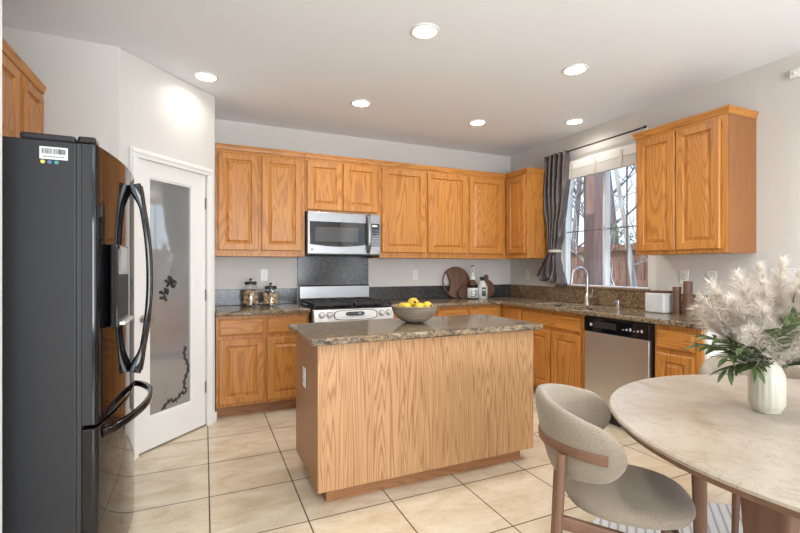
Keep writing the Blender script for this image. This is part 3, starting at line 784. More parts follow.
MB().box(.085, .345, -.896, -.868, 1.045, 1.375).build('dispenser_frame', M['black_gloss'], fd1, bevel=.006)
MB().box(.100, .330, -.8972, -.8962, 1.075, 1.255).build('dispenser_recess', M['black_matte'], fd1)
MB().box(.100, .330, -.918, -.8974, 1.055, 1.068).build('dispenser_tray', M['silver'], fd1, bevel=.003)
MB().box(.105, .325, -.8976, -.8962, 1.275, 1.355).build('dispenser_panel', M['grey_glass'], fd1)
# sticker and dots on the near side (local x = 0 face, towards -x local)
def on_side(d, z, w, h, name, m, t=.0012):
    return MB().box(-t, -.0004, d - w / 2, d + w / 2, z - h / 2, z + h / 2).build(name, m, FR)
dx = lambda X: -(X + 1.205)
stk = on_side(dx(-.491), 1.690, .082, .044, 'sticker', M['label_white'])
bc = MB(); rn = random.Random(5)
for k in range(26):
    y = dx(-.491) - .034 + k * .0027; bc.box(-.0018, -.0013, y, y + rn.choice((.0009, .0016, .002)), 1.687, 1.706)
for k in range(14):
    y = dx(-.491) - .030 + k * .0044; bc.box(-.0018, -.0013, y, y + .0028, 1.675, 1.679)
bc.build('barcode', M['ink'], stk)
for X, mm in ((-.523, 'dot_y'), (-.503, 'dot_b'), (-.483, 'dot_t')):
    y = dx(X); MB().loops([[(x, y + .0065 * cos(2 * pi * k / 16), 1.658 + .0065 * sin(2 * pi * k / 16)) for k in range(16)] for x in (-.0012, -.0004)]).build('dot', M[mm], FR)

# ------------------------------------------------------------------ ceiling lights
def downlight(loc, label, k=1.0):
    e = empty('ceiling_light', loc, 0, label, 'ceiling light', 'recessed ceiling lights')
    MB().lathe([(.072, -.0005), (.090, -.0005), (.088, -.006), (.076, -.010), (.070, -.006)], 40, cap0=False, cap1=False).build('trim_ring', M['white_paint'], e, smooth=True)
    MB().lathe([(.0695, -.0012), (.0695, -.004), (.04, -.0055), (.001, -.006)], 32).build('diffuser', M['lamp'], e, smooth=True)
    d = bpy.data.lights.new('lamp', 'AREA'); d.shape = 'DISK'; d.size = .14; d.energy = DOWNLIGHT_POWER * k; d.color = DOWNLIGHT_COLOR; d.spread = radians(150)
    o = bpy.data.objects.new('lamp', d); C.objects.link(o); o.parent = e; o.location = (0, 0, -.012)
    return e
for x, y, lb in ((1.215, 2.346, 'round recessed ceiling light directly over the island, nearest of those in view'), (.011, 3.573, 'round recessed ceiling light next to the diagonal pantry wall'),
                 (1.24, 3.60, 'round recessed ceiling light in front of the microwave'), (2.438, 2.36, 'round recessed ceiling light at the right, out from the window wall'),
                 (2.453, 3.614, 'round recessed ceiling light in the far row, in front of the three-door cabinet'), (3.30, 3.20, 'round recessed ceiling light over the sink close to the curtain rod')):
    downlight((x, y, ZC), lb, .4 if x > 3 else .25 if x < .1 else 1.0)
for x, y in ((0, 1.0), (1.22, .9), (2.5, .8), (0.2, -1.4), (2.4, -1.4)):
    downlight((x, y, ZC), 'recessed ceiling light over the dining side behind the viewer')

# ------------------------------------------------------------------ curtain and rod
rod = empty('curtain_rod', (XR - .075, 0, 2.515), 0, 'thin black curtain rod above the kitchen window', 'curtain rod')
MB().tube([(0, 3.845, 0), (0, 2.63, 0)], .008, 12).build('rod', M['black_matte'], rod, smooth=True)
MB().lathe([(.001, -.012), (.013, -.009), (.013, .009), (.001, .012)], 12, (0, 2.62, 0)).build('finial', M['black_matte'], rod)
for y in (2.66, 3.838):
    MB().tube([(0, y, -.012), (.04, y, -.02), (.074, y, -.02)], .006, 8).box(.066, .0745, y - .012, y + .012, -.045, .02).build('bracket', M['black_matte'] if y > 3 else M['white_plastic'], rod)
def curtain():
    n = 110; L = []
    zs = [2.53 - i * (2.53 - 1.135) / 56 for i in range(57)]
    def prof(z):
        # y centre, half width, pleat depth
        K = [(2.53, 3.668, .168, .034), (2.30, 3.668, .164, .040), (1.95, 3.680, .140, .045), (1.65, 3.690, .100, .045), (1.50, 3.700, .070, .040), (1.455, 3.700, .066, .036), (1.40, 3.715, .080, .040), (1.30, 3.730, .130, .045), (1.20, 3.745, .180, .050), (1.135, 3.745, .185, .05)]
        for a, b in zip(K, K[1:]):
            if z <= a[0] and z >= b[0]:
                t = (a[0] - z) / (a[0] - b[0]); t = t * t * (3 - 2 * t)
                return [a[i] + (b[i] - a[i]) * t for i in (1, 2, 3)]
        return K[-1][1:]
    rows = []
    for z in zs:
        yc, hw, dp = prof(z); row = []
        for j in range(n + 1):
            u = -1 + 2 * j / n
            ph = u * 3.1 * pi * 1.45 + .5 * sin(3 * u + z * 3)
            x = -dp * sin(ph) * (1 - .25 * abs(u)) + .008 * sin(u * 31 + z * 9)
            low = max(0, (1.43 - z) / .3)
            x += low * (.018 * sin(u * 5 + z * 17) - .03 * (1 - u * u))
            zz = z - (low * .05 * (-u) * .6 if low > 0 else 0) + low * .025 * sin(u * 9)
            row.append((XR - .075 + x, yc + hw * u, zz))
        rows.append(row)
    m = MB(); off = 0
    for r in rows: m.v += r
    w_ = n + 1
    for i in range(len(rows) - 1):
        for j in range(n): m.f.append((i * w_ + j, i * w_ + j + 1, (i + 1) * w_ + j + 1, (i + 1) * w_ + j))
    e = empty('curtain', (0, 0, 0), 0, 'grey-brown satin curtain tied back at the left of the window', 'curtain')
    o = m.build('fabric', M['curtain'], e, smooth=True)
    sm = o.modifiers.new('solid', 'SOLIDIFY'); sm.thickness = .003
    t = MB().lathe([(.052, -.016), (.060, -.010), (.060, .010), (.052, .016)], 24, (0, 0, 0), sx=1, sy=1.28)
    t.build('tieback', M['tie'], e, loc=(XR - .075, 3.700, 1.462), smooth=True)
curtain()

# ------------------------------------------------------------------ counter objects
def nut_jar(name, label, loc, r, hb, nutmat, nutname, nutlabel, nr, layers):
    e = empty(name, loc, 0, label, 'jar')
    nk = r * .62
    MB().lathe([(r * .9, 0), (r, .008), (r, hb * .72), (r * .92, hb * .86), (nk, hb * .97), (nk, hb), (nk - .004, hb), (nk - .004, hb * .965), (r * .92 - .004, hb * .85), (r - .004, hb * .71), (r - .004, .010), (r * .5, .008)], 36).build('glass_body', M['jar_glass'], e, smooth=True)
    ld = MB().lathe([(nk + .002, hb + .0005), (nk + .006, hb + .004), (nk + .006, hb + .026), (nk, hb + .03)], 32).build('lid', M['black_matte'], e, smooth=True)
    MB().lathe([(.006, hb + .0305), (.006, hb + .042), (.014, hb + .046), (.014, hb + .056), (.008, hb + .06)], 18).build('lid_knob', M['black_matte'], ld, smooth=True)
    # the contents
    proto = None; rn = random.Random(len(name))
    inner = r - .006
    pos = []
    ring = inner - nr - .001
    kk = int(pi / math.asin(min(1, nr / ring)))
    z = .011 + nr
    for l in range(layers):
        for k in range(kk): a = 2 * pi * (k + .37 * l) / kk; pos.append((ring * cos(a), ring * sin(a), z + (k % 2) * nr * .55))
        r2 = ring - 2 * nr
        if r2 > nr:
            k2 = int(pi / math.asin(min(1, nr / r2)))
            for k in range(k2): a = 2 * pi * (k + .5 * (l % 2)) / k2; pos.append((r2 * cos(a), r2 * sin(a), z))
        elif r2 > -nr * .2: pos.append((0, 0, z))
        z += nr * 1.75
    for p in pos:
        wp_ = (loc[0] + p[0], loc[1] + p[1], loc[2] + p[2])
        if proto is None:
            pr_ = [(nr * .98 * sin(pi * i / 10) + .0002, -nr * .98 * cos(pi * i / 10)) for i in range(11)]
            proto = MB().lathe(pr_, 14, mod=lambda a, z: 1 - .05 * abs(cos(a * 1))).build(nutname, nutmat, smooth=True)
            o = proto
        else: o = proto.copy(); C.objects.link(o)
        o.location = wp_; o.rotation_euler = (rn.uniform(0, 6), rn.uniform(0, 6), rn.uniform(0, 6))
        tag(o, nutlabel, 'nut', nutlabel.split(' inside')[0] + 's')
nut_jar('nut_jar', 'taller clear jar of whole walnuts with a black knobbed lid', (.400, 4.36, .9145), .080, .205, M['walnut_shell'], 'walnut', 'brown whole walnut inside the taller jar', .024, 3)
nut_jar('biscuit_jar', 'shorter clear jar of pale round nuts with a black knobbed lid', (.584, 4.36, .9145), .078, .162, M['cookie'], 'pale_nut', 'pale tan nut inside the shorter jar', .019, 3)

# fruit bowl on the island
bw = empty('fruit_bowl', (1.288, 2.640, .9145), 0, 'grey-brown ribbed wooden bowl of yellow fruit on the island', 'bowl')
MB().lathe([(.045, 0), (.058, .002), (.090, .016), (.124, .042), (.147, .076), (.157, .112), (.153, .115), (.149, .112), (.139, .078), (.117, .047), (.085, .023), (.04, .014)], 48).build('bowl_body', M['bowl'], bw, smooth=True)
def fruit(loc, rot, label):
    o = empty('yellow_fruit', loc, 0, label, 'fruit', 'yellow fruit in the bowl'); o.rotation_euler = rot
    pr_ = [(.002, -.036), (.018, -.034), (.033, -.022), (.040, -.002), (.036, .018), (.024, .032), (.012, .038), (.004, .037)]
    MB().lathe(pr_, 24).build('flesh', M['fruit'], o, smooth=True)
    MB().lathe([(.010, .0372), (.009, .0395), (.004, .042), (.001, .0405)], 10).build('calyx', M['calyx'], o)
fx, fy, fz_ = 1.288, 2.640, .9145
for dx_, dy_, dz_, rot, lb in ((-.080, -.034, .098, (1.3, .2, -.9), 'yellow fruit at the left of the bowl'), (.004, -.070, .098, (1.35, .1, .4), 'yellow fruit low in the middle of the bowl, at the front'),
                              (.082, -.026, .100, (1.2, .3, .2), 'yellow fruit at the right of the bowl'), (-.004, .012, .126, (1.25, 0, -.15), 'topmost yellow fruit heaped in the bowl'),
                              (.045, .072, .092, (.3, .4, 1), 'yellow fruit at the back right of the bowl'), (-.055, .072, .090, (.4, .2, 2), 'yellow fruit at the back left of the bowl')):
    fruit((fx + dx_, fy + dy_, fz_ + dz_), rot, lb)

# cutting boards leaning on the back wall
def board(name, label, outline, x, y, tilt, m, t=.018, hole=None):
    # outline in local x,z (bottom at z=0)
    mb = MB()
    if hole: # ring-like board: outer and inner loops of same count
        n = len(outline)
        vs = [(px, 0, pz) for px, pz in outline] + [(px, 0, pz) for px, pz in hole] + [(px, -t, pz) for px, pz in outline] + [(px, -t, pz) for px, pz in hole]
        fs = []
        for k in range(n):
            j = (k + 1) % n
            fs += [(k, j, n + j, n + k), (2 * n + k, 3 * n + k, 3 * n + j, 2 * n + j), (k, 2 * n + k, 2 * n + j, j), (n + k, n + j, 3 * n + j, 3 * n + k)]
        mb.add(vs, fs)
    else: mb.prism_y(outline, -t, 0)
    o = mb.build(name, m, bevel=.002); o.location = (x, y, .9155); o.rotation_euler = (tilt, 0, 0)
    return tag(o, label, 'cutting board', 'wooden cutting boards')
R_ = .190; n = 64
mb = MB()
def round_board():
    n = 48
    # right body: boundary made of rim from angle -a0..a0 (through right) plus inner concave arc
    a0 = pi - .78
    rim = [(R_ * cos(-a0 + 2 * a0 * k / n), R_ + R_ * sin(-a0 + 2 * a0 * k / n)) for k in range(n + 1)]
    arc = []
    for k in range(1, 24):
        v_ = 1 - 2 * k / 24; ang = pi - v_ * .78; rr = R_ - .105 * sqrt(max(0, 1 - v_ * v_)) ; arc.append((rr * cos(ang), R_ + rr * sin(ang)))
    mb.prism_y(rim + arc, -.018, 0)
    out = [(R_ * cos(pi - .80 + 1.60 * k / 24), R_ + R_ * sin(pi - .80 + 1.60 * k / 24)) for k in range(25)]
    inn = [((R_ - .010) * cos(pi + .80 - 1.60 * k / 24), R_ + (R_ - .010) * sin(pi + .80 - 1.60 * k / 24)) for k in range(25)]
    mb.prism_y(out + inn, -.0178, -.0002)
round_board()
o = mb.build('cutting_board', M['walnut']); o.location = (2.755, 4.478, .9155); o.rotation_euler = (radians(-9), 0, 0)
tag(o, 'large round walnut cutting board with a crescent grip cut at its left', 'cutting board', 'wooden cutting boards')
leaf_out = [(-.030, 0), (.085, 0), (.085, .15), (.062, .175), (.03, .165), (-.055, .10), (-.075, .06), (-.06, .02)]
board('cutting_board', 'small dark wooden board in front of the large round one', leaf_out, 2.800, 4.425, radians(-8), M['walnut_dark'])
pear = []
for k in range(40):
    a = -pi / 2 + 2 * pi * k / 40
    r = .100 + .012 * max(0, sin(a)); pear.append((r * cos(a), .102 + r * sin(a)))
hd = [(p[0], p[1]) for p in pear if p[1] < .196 or abs(p[0]) > .028]
pr2 = []
for p in pear:
    pr2.append(p)
top_i = max(range(len(pr2)), key=lambda i: pr2[i][1])
pear2 = [p for p in pr2 if not (abs(p[0]) < .026 and p[1] > .15)]
ins = next(i for i, p in enumerate(pear2) if p[0] < 0 and p[1] > .15)
pear2 = pear2[:ins] + [(.024, .214), (.022, .265), (.012, .278), (-.012, .278), (-.022, .265), (-.024, .214)] + pear2[ins:]
board('cutting_board', 'light brown rounded paddle board with a short handle, behind the white bottle', pear2, 3.205, 4.500, radians(-8), M['walnut'])
# bottles
def text_mesh(s, size, name, m, parent, loc, rot):
    cu = bpy.data.curves.new('t', 'FONT'); cu.body = s; cu.size = size; cu.extrude = .0004; cu.align_x = 'CENTER'
    to = bpy.data.objects.new('t', cu); C.objects.link(to)
    dg = bpy.context.evaluated_depsgraph_get(); me = bpy.data.meshes.new_from_object(to.evaluated_get(dg))
    bpy.data.objects.remove(to, do_unlink=True)
    o = bpy.data.objects.new(name, me); C.objects.link(o); me.materials.clear(); me.materials.append(m)
    o.parent = parent; o.location = loc; o.rotation_euler = rot; return o
b1 = empty('brown_bottle', (2.890, 4.36, .9145), -.50, 'brown glass bottle with white neck and white label reading 12', 'bottle')
MB().lathe([(.058, 0), (.062, .005), (.062, .15), (.050, .185), (.026, .215), (.022, .235), (.018, .236)], 32).build('glass_body', M['amber'], b1, smooth=True)
MB().lathe([(.0625, .012), (.0632, .013), (.0632, .128), (.0625, .129)], 32, cap0=False, cap1=False).build('label_band', M['label_white'], b1, smooth=True)
nk = MB().lathe([(.030, .226), (.034, .232), (.032, .255), (.022, .268), (.019, .30), (.018, .385), (.014, .392)], 24).build('neck_sleeve', M['label_white'], b1, smooth=True)
MB().box(-.006, .006, -.0205, -.0185, .345, .36).box(-.004, .007, -.0205, -.0185, .315, .335).build('mark', M['ink'], nk)
MB().lathe([(.0195, .375), (.0195, .39), (.012, .394)], 20).build('cap', M['dark_grey'], nk, smooth=True)
text_mesh('12', .085, 'printed_number', M['ink'], b1, (.008, -.0645, .044), (pi / 2, 0, -.3 + .3))
MB().box(-.030, .034, -.0655, -.0636, .022, .032).build('printed_line', M['ink'], b1)
b2 = empty('white_bottle', (3.020, 4.350, .9145), -.62, 'white bottle with black cap and square black label', 'bottle')
MB().lathe([(.058, 0), (.062, .006), (.062, .135), (.050, .165), (.028, .205), (.024, .212)], 32).build('bottle_body', M['canister'], b2, smooth=True)
MB().lathe([(.020, .2125), (.024, .214), (.024, .238), (.034, .242), (.034, .250), (.012, .256)], 20).build('cap', M['ink'], b2, smooth=True)
lb = MB(); lb.loops([[(.0632 * sin(a), -.0632 * cos(a), .03), (.0632 * sin(a), -.0632 * cos(a), .135), (.0618 * sin(a), -.0618 * cos(a), .135), (.0618 * sin(a), -.0618 * cos(a), .03)] for a in [-.05 + .75 * k / 8 for k in range(9)]])
lbl = lb.build('label_panel', M['ink'], b2)
for k, dz in enumerate((.105, .105)):
    a = .2 + .28 * k
    MB().disc_x([(.010, 0), (.010, .001)], 14, (0, 0, 0)).build('printed_emblem', M['label_white'], lbl, loc=(.0636 * sin(a), -.0636 * cos(a), dz), rz=a)
MB().box(-.002, .002, 0, .0006, 0, .02).build('printed_line', M['label_white'], lbl, loc=(.0640 * sin(.33), -.0640 * cos(.33), .07), rz=.33)

# canister and mills near the right wall
cn = empty('canister', (3.42, 2.408, .9145), -pi / 2, 'white square canister with a wooden lid right of the sink', 'canister')
MB().box(-.085, .085, -.072, .072, 0, .160).build('body', M['canister'], cn, bevel=.012, seg=3)
MB().box(-.068, .068, -.060, .060, .1605, .178).build('lid', M['walnut_dark'], cn, bevel=.004)
def mill(loc, h, label, taper):
    e = empty('pepper_mill', loc, 0, label, 'mill', 'wooden mills by the canister')
    if taper: p = [(.030, 0), (.031, .004), (.026, .09), (.025, .13), (.029, h * .80), (.032, h - .004), (.030, h)]
    else: p = [(.030, 0), (.031, .004), (.031, h * .62), (.030, h * .625)]
    MB().lathe(p, 28).build('body', M['walnut_dark'], e, smooth=True)
    if not taper: MB().lathe([(.028, h * .628), (.031, h * .634), (.031, h - .004), (.029, h)], 28).build('head', M['walnut_dark'], e, smooth=True)
mill((3.42, 2.266, .9145), .215, 'shorter brown waisted mill between canister and taller mill', True)
mill((3.42, 2.180, .9145), .262, 'taller straight brown mill right of the shorter one', False)

# ------------------------------------------------------------------ rug, table, chairs
tag(MB().lathe([(.965, 0.0005), (.970, .004), (.960, .009), (.10, .0095)], 96, (1.98, .665, 0)).build('rug', M['rug']), 'round white rug with grey streaks under the dining table', 'rug')
TX, TY = 1.985, .668
tb = empty('dining_table', (TX, TY, .0), 0, 'round dining table with beige stone top on walnut plank legs', 'table')
MB().lathe([(.30, .727), (.768, .727), (.774, .731), (.776, .740), (.770, .746), (.40, .747)], 128).build('tabletop', M['stone'], tb, smooth=True)
MB().lathe([(.30, .698), (.735, .698), (.758, .708), (.762, .7265), (.40, .7268)], 128).build('rim', M['walnut_x'], tb, smooth=True)
for a in (119.5, 172, 299.5, 352):
    t = radians(a); rx, ry = cos(t), sin(t); tx, ty = -ry, rx
    L = []
    for z, r, hw, th in ((.012, .46, .036, .040), (.35, .465, .056, .046), (.6975, .47, .080, .056)):
        c = Vector((r * rx, r * ry, z)); q = []
        for k in range(20):
            u = 2 * pi * k / 20; cx = math.copysign(abs(cos(u)) ** .35, cos(u)); cy = math.copysign(abs(sin(u)) ** .35, sin(u))
            q.append((c.x + tx * hw * cx + rx * th / 2 * cy, c.y + ty * hw * cx + ry * th / 2 * cy, z))
        L.append(q)
    MB().loops(L).build('leg', M['walnut'], tb, smooth=True)

def chair(loc, rz, label):
    e = empty('dining_chair', loc, rz, label, 'chair', 'upholstered dining chairs')
    # shell: grid over phi and section
    PM = radians(92); nf = 52; ns = 28; L = []
    for i in range(nf + 1):
        u = -1 + 2 * i / nf; u = math.copysign(1 - (1 - abs(u)) ** 1.5, u); ph = PM * u; s = abs(u)
        end = max(0.0004, 1 - max(0, (s - .79) / .21) ** 2) ** .5
        zt = .808 - .085 * s ** 1.5; zb = .505 + .075 * s ** 1.5
        zc = (zt + zb) / 2; hh = (zt - zb) / 2 * end; tk = .032 * (.35 + .65 * end) * (1 - .1 * s)
        q = []
        for k in range(ns):
            a = 2 * pi * k / ns
            cz = math.copysign(abs(sin(a)) ** .75, sin(a)); cr = math.copysign(abs(cos(a)) ** .8, cos(a))
            z = zc + hh * cz
            rr = .238 + tk * cr + .22 * (z - .65) * (1 - .7 * s)
            q.append((rr * sin(ph), rr * cos(ph), z))
        L.append(q)
    MB().loops(L).build('backrest', M['fabric'], e, smooth=True)
    MB().lathe([(.02, .408), (.14, .4085), (.185, .414), (.208, .427), (.216, .441), (.2145, .453), (.205, .464), (.185, .473), (.15, .479), (.08, .4825), (.02, .483)], 48, (0, -.032, 0), mod=lambda a, z: (1 / (abs(cos(a)) ** 2.4 + abs(sin(a)) ** 2.4)) ** (1 / 2.4)).build('seat', M['fabric'], e, smooth=True)
    pts = []
    for k in range(41):
        ph = radians(-79 + 158 * k / 40); pts.append((.269 * sin(ph), .269 * cos(ph), .640 + .012 * abs(sin(ph))))
    MB().bar(pts, [.034] * 41, .018, (0, 0, 1)).build('back_rail', M['walnut_x'], e, smooth=True)
    for s in (-1, 1):
        ph = radians(46) * s
        p0 = Vector((.276 * sin(ph), .276 * cos(ph), .633)); p1 = Vector((.325 * sin(ph), .325 * cos(ph), .012))
        MB().tube([p0, p0.lerp(p1, .4), p1], [.016, .018, .013], 16).build('leg', M['walnut'], e, smooth=True)
        q0 = Vector((.165 * s, -.18, .396)); q1 = Vector((.19 * s, -.225, .012))
        MB().tube([q0, q0.lerp(q1, .4), q1], [.018, .018, .013], 16).build('leg', M['walnut'], e, smooth=True)
        MB().bar([(p0.lerp(p1, .4).x * .97, p0.lerp(p1, .4).y *     .97, .400), (.168 * s, -.175, .335)], .046, .024, (0, 0, 1)).build('side_rail', M['walnut_x'], e)
    MB().bar([(-.155, -.17, .374), (.155, -.17, .374)], .042, .022, (0, 0, 1)).build('front_rail', M['walnut_x'], e)
    return e
chair((1.415, 1.172, 0), radians(46), 'beige upholstered chair with wrap-around back in front, seat pushed under the table')
chair((2.565, 1.255, 0), radians(-45), 'beige upholstered chair behind the table, only its back top showing')

# ------------------------------------------------------------------ vase and bouquet
VX, VY, VZ = 1.908, .926, .7475
vs = empty('vase', (VX, VY, VZ), 0, 'cream fluted ceramic vase holding plumes on the stone table', 'vase')
def flute(a, z):
    f = 1 if .022 < z < .142 else 0
    return 1 - f * .030 * (1 - abs(cos(a * 9)) ** .6)
MB().lathe([(.036, 0), (.041, .002), (.044, .010), (.052, .024), (.0555, .032), (.0555, .125), (.054, .140), (.050, .150), (.044, .168), (.040, .186), (.038, .198), (.035, .198), (.037, .175), (.042, .150), (.047, .128), (.047, .03), (.03, .012)], 128, mod=flute).build('vase_body', M['ceramic'], vs, smooth=True)
mouth = Vector((VX, VY, VZ + .17))
def plume(tip, seed, curl, label, L_=1.0):
    rn = random.Random(seed)
    base = mouth + Vector((rn.uniform(-.02, .02), rn.uniform(-.02, .02), -.09))
    tip = Vector(tip); mid = base.lerp(tip, .45) + Vector((0, 0, .05))
    def B(t): return base * (1 - t) ** 2 + mid * 2 * t * (1 - t) + tip * t * t
    e = empty('pampas_plume', tuple(base), 0, label, 'dried plume', 'cream plumes in the vase')
    MB().tube([B(k / 8) - base for k in range(9)], .0018, 6).build('stem', M['stem'], e)
    m = MB()
    for k in range(560):
        t = .34 + .66 * rn.random() ** .8
        p = B(t) - base; d = (B(min(1, t + .02)) - B(t - .02)).normalized()
        a = rn.uniform(0, 2 * pi)
        n1 = d.orthogonal().normalized(); n2 = d.cross(n1)
        o = n1 * cos(a) + n2 * sin(a)
        ln = rn.uniform(.055, .115) * L_ * (1.15 - .5 * t); wd = .0011
        tt = max(0, (t - .75) / .25); ln *= 1 - .35 * tt; dirv = (d * rn.uniform(.5, 1.2) + o * rn.uniform(.45, 1.0) * (1 - .5 * tt)).normalized()
        sdv = dirv.cross(o).normalized() * wd
        if sdv.length < 1e-6: continue
        p1 = p + dirv * ln * .5; p2 = p + (dirv * .95 + o * rn.uniform(-.1, .5) + Vector((rn.uniform(-.2, .2), rn.uniform(-.2, .2), rn.uniform(-.3, .15)))).normalized() * ln
        th = o * .0007
        m.add([p - sdv, p + sdv, p1 + sdv * .9, p1 - sdv * .9, p2, p + th, p1 + th], [(0, 1, 2, 3), (3, 2, 4), (0, 5, 6, 3), (1, 2, 6, 5), (3, 6, 4), (2, 4, 6)])
    m.build('plume_hair', M['plume'], e)
rt = Vector((cos(radians(-24.11)), sin(radians(-24.11)), 0)); fw = Vector((sin(radians(24.11)), cos(radians(24.11)), 0))
tips = [(-.235, .245, .0), (-.19, .30, .02), (-.13, .335, -.03), (-.06, .30, -.06), (.0, .37, .03), (.06, .385, .0), (.12, .36, -.04), (.17, .33, .05), (.22, .25, -.02), (-.10, .22, -.10), (.08, .24, -.08), (.0, .20, -.08), (.15, .18, -.06), (-.22, .20, .06), (-.03, .33, .10), (.13, .28, .10), (.05, .30, -.08), (.23, .18, .03), (-.14, .14, -.10), (-.05, .14, -.09), (.05, .13, -.10), (.13, .13, -.07), (-.17, .25, -.06), (.02, .26, -.12)]
for i, (a, z, d) in enumerate(tips):
    side = 'left' if a < -.09 else 'right' if a > .09 else 'middle'
    plume(mouth + rt * a + fw * d + Vector((0, 0, z)), 40 + i, 0, {'left': 'feathery cream plume leaning left out of the vase', 'right': 'feathery cream plume leaning right out of the vase', 'middle': 'feathery cream plume standing upright in the middle of the vase'}[side])
def sprig(tip, seed, label, nl=17, size=1.0):
    rn = random.Random(seed)
    base = mouth + Vector((rn.uniform(-.02, .02), rn.uniform(-.02, .02), -.08)); tip = Vector(tip)
    mid = mouth.lerp(tip, .35) + Vector((0, 0, .055))
    def B(t): return base * (1 - t) ** 2 + mid * 2 * t * (1 - t) + tip * t * t
    e = empty('leaf_sprig', tuple(base), 0, label, 'leaf sprig', 'green sprigs in the vase')
    MB().tube([B(k / 8) - base for k in range(9)], .0022, 6).build('stem', M['stem'], e)
    for k in range(nl):
        t = .38 + .62 * k / (nl - 1); p = B(t) - base; d = (B(min(1, t + .02)) - B(t - .02)).normalized()
        n1 = d.cross(Vector((0, 0, 1))).normalized(); n2 = n1.cross(d)
        a = (0 if k % 2 else pi) + rn.uniform(-.5, .5)
        o = n1 * cos(a) + n2 * sin(a)
        ld = (d * (.9 if k < nl - 1 else 3) + o * rn.uniform(.55, .85)).normalized(); ln = rn.uniform(.058, .082) * size; wd = ln * .115
        sd_ = ld.cross(n2 + o * .2).normalized(); up = sd_.cross(ld).normalized()
        m = MB(); row = []
        for q in range(7):
            s = q / 6; ww = wd * sin(pi * min(.98, s * .93 + .04)) ** .8; c = p + ld * ln * s - up * (.012 * s * s)
            row.append((c - sd_ * ww + up * ww * .3, c, c + sd_ * ww + up * ww * .3))
        vs_ = [v for r in row for v in r]; vs_ += [Vector(v) - up * .0008 for v in vs_]; fs = []
        for q in range(6):
            for c in range(2):
                i0 = q * 3 + c; fs.append((i0, i0 + 1, i0 + 4, i0 + 3)); fs.append((21 + i0, 21 + i0 + 3, 21 + i0 + 4, 21 + i0 + 1))
        m.add(vs_, fs)
        m.build('leaf', M['leaf'], e)
for i, (a, z, d, lb) in enumerate(((-.225, .07, .04, 'green leaf sprig at the back left, behind the low left sprigs'), (-.18, .085, -.11, 'green leaf sprig pointing left and forward over the vase rim'), (-.165, -.01, -.02, 'lowest green leaf sprig at the left of the vase'), (.20, .02, .0, 'lowest green leaf sprig at the right of the vase'), (-.235, .11, -.03, 'green leaf sprig reaching farthest left out of the vase'), (-.20, .045, -.07, 'green leaf sprig drooping left low over the vase rim'), (-.13, .01, -.10, 'green leaf sprig hanging front left over the vase rim'),
                                   (-.075, .155, -.15, 'green leaf sprig in front of the plumes at centre left'), (.055, .275, -.09, 'green leaf sprig rising high at the top right of the bouquet'), (.17, .055, -.09, 'green leaf sprig hanging right low over the vase rim'),
                                   (.215, .11, -.04, 'green leaf sprig reaching right at mid height'), (.155, .21, -.10, 'green leaf sprig standing up at the right side of the plumes'), (.10, .02, -.12, 'green leaf sprig hanging front right over the vase rim'),
                                   (-.01, .215, -.15, 'small green leaf sprig in the middle front of the plumes'))):
    sprig(mouth + rt * a + fw * d + Vector((0, 0, z)), 90 + i, lb)

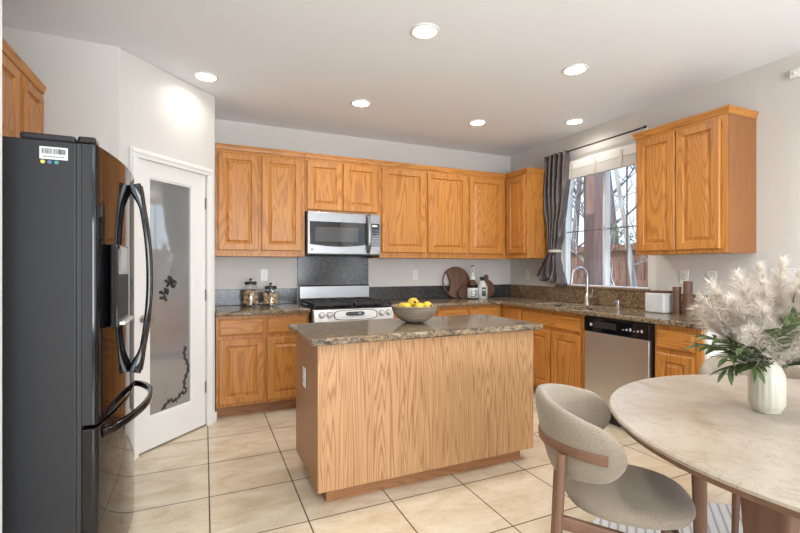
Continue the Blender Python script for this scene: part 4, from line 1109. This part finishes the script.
# ------------------------------------------------------------------ outside the window
struct(MB().box(3.75, 16, -6, 20, -.15, -.05).build('ground', M['grass']), 'bare garden ground outside the window')
fn = empty('garden_fence', (6.0, 5.6, -.05), 0, 'reddish-brown board fence seen through the kitchen window', 'fence')
fb = MB(); y = -3.4
while y < 5.5:
    fb.box(0, .02, y, y + .135, .03, 1.70 + .012 * sin(y * 9)); y += .142
fb.build('board_panel', M['fence'], fn)
for z in (.35, 1.05, 1.60): MB().box(-.045, -.001, -3.4, 5.5, z, z + .09).build('rail', M['fence'], fn)
for y in (-2.1, -.30, 1.6, 3.5): MB().box(-.095, -.0005, y - .045, y + .045, 0, 1.80).build('fence_post', M['fence'], fn)
tag(MB().box(4.22, 4.38, 3.790, 3.950, -.05, 3.0).build('porch_post', M['post'], bevel=.008), 'thick purplish-brown porch post just outside the window', 'post')
def tree(loc, h, r, lean, seed, m, label, nb=16, group='bare trees outside'):
    rn = random.Random(seed); e = empty('bare_tree', loc, 0, label, 'tree', group)
    pts = [Vector((lean[0] * t + .05 * sin(4 * t + seed), lean[1] * t + .05 * cos(5 * t + seed), h * t)) for t in [k / 10 for k in range(11)]]
    MB().tube(pts, [r * (1 - .8 * k / 10) for k in range(11)], 10).build('trunk', m, e, smooth=True)
    b = MB()
    def br(p, d, ln, rr, lev):
        q = [p]; c = p; dd = d
        for k in range(4):
            dd = (dd + Vector((rn.uniform(-.25, .25), rn.uniform(-.25, .25), rn.uniform(-.05, .25)))).normalized(); c = c + dd * ln / 4; q.append(c)
        b.tube(q, [rr, rr * .8, rr * .65, rr * .5, rr * .3], 5)
        if lev:
            for k in range(4): br(q[1 + k % 4], (dd + Vector((rn.uniform(-1, 1), rn.uniform(-1, 1), rn.uniform(-.2, .7)))).normalized(), ln * .6, rr * .5, lev - 1)
    for k in range(nb):
        t = rn.uniform(.25, .98); p = pts[int(t * 10)]
        a = rn.uniform(0, 6.28); br(p, Vector((cos(a), sin(a), rn.uniform(.2, .9))).normalized(), h * rn.uniform(.15, .3), r * .32 * (1.1 - t * .7), 2)
    b.build('branches', m, e)
tree((5.0, 3.80, -.05), 4.5, .045, (0, .5, 0), 2, M['birch'], 'slim pale-barked tree leaning before the fence in the right pane', 8)
tree((5.4, 5.35, -.05), 5.0, .085, (.1, .1, 0), 5, M['birch'], 'pale-barked tree before the fence in the left pane', 8)
tree((7.4, 6.1, -.05), 5.5, .10, (0, .3, 0), 8, M['bark'], 'grey bare tree behind the fence, seen in the right pane', 18)
tree((7.8, 7.6, -.05), 5.8, .10, (0, -.3, 0), 11, M['bark'], 'grey bare tree behind the fence, seen in the left pane', 18)
sh = empty('evergreen_shrub', (6.9, 5.75, -.05), 0, 'green shrub showing over the fence in the right pane', 'shrub')
m = MB(); rn = random.Random(4)
for k in range(1500):
    a = rn.uniform(0, 6.28); ph = math.acos(rn.uniform(-1, 1)); r = .42 * rn.uniform(.7, 1)
    c = Vector((r * cos(a) * sin(ph), r * sin(a) * sin(ph), 1.65 + .5 * cos(ph) * rn.uniform(.8, 1)))
    u = Vector((rn.uniform(-1, 1), rn.uniform(-1, 1), rn.uniform(-1, 1))).normalized(); v = u.orthogonal().normalized()
    m.add([c, c + u * .03 + v * .012, c + u * .06, c + u * .03 - v * .012], [(0, 1, 2, 3)])
m.build('foliage', M['shrub'], sh)
MB().tube([(0, 0, 0), (.02, 0, .8), (0, .02, 1.6)], [.04, .03, .015], 8).build('trunk', M['bark'], sh)
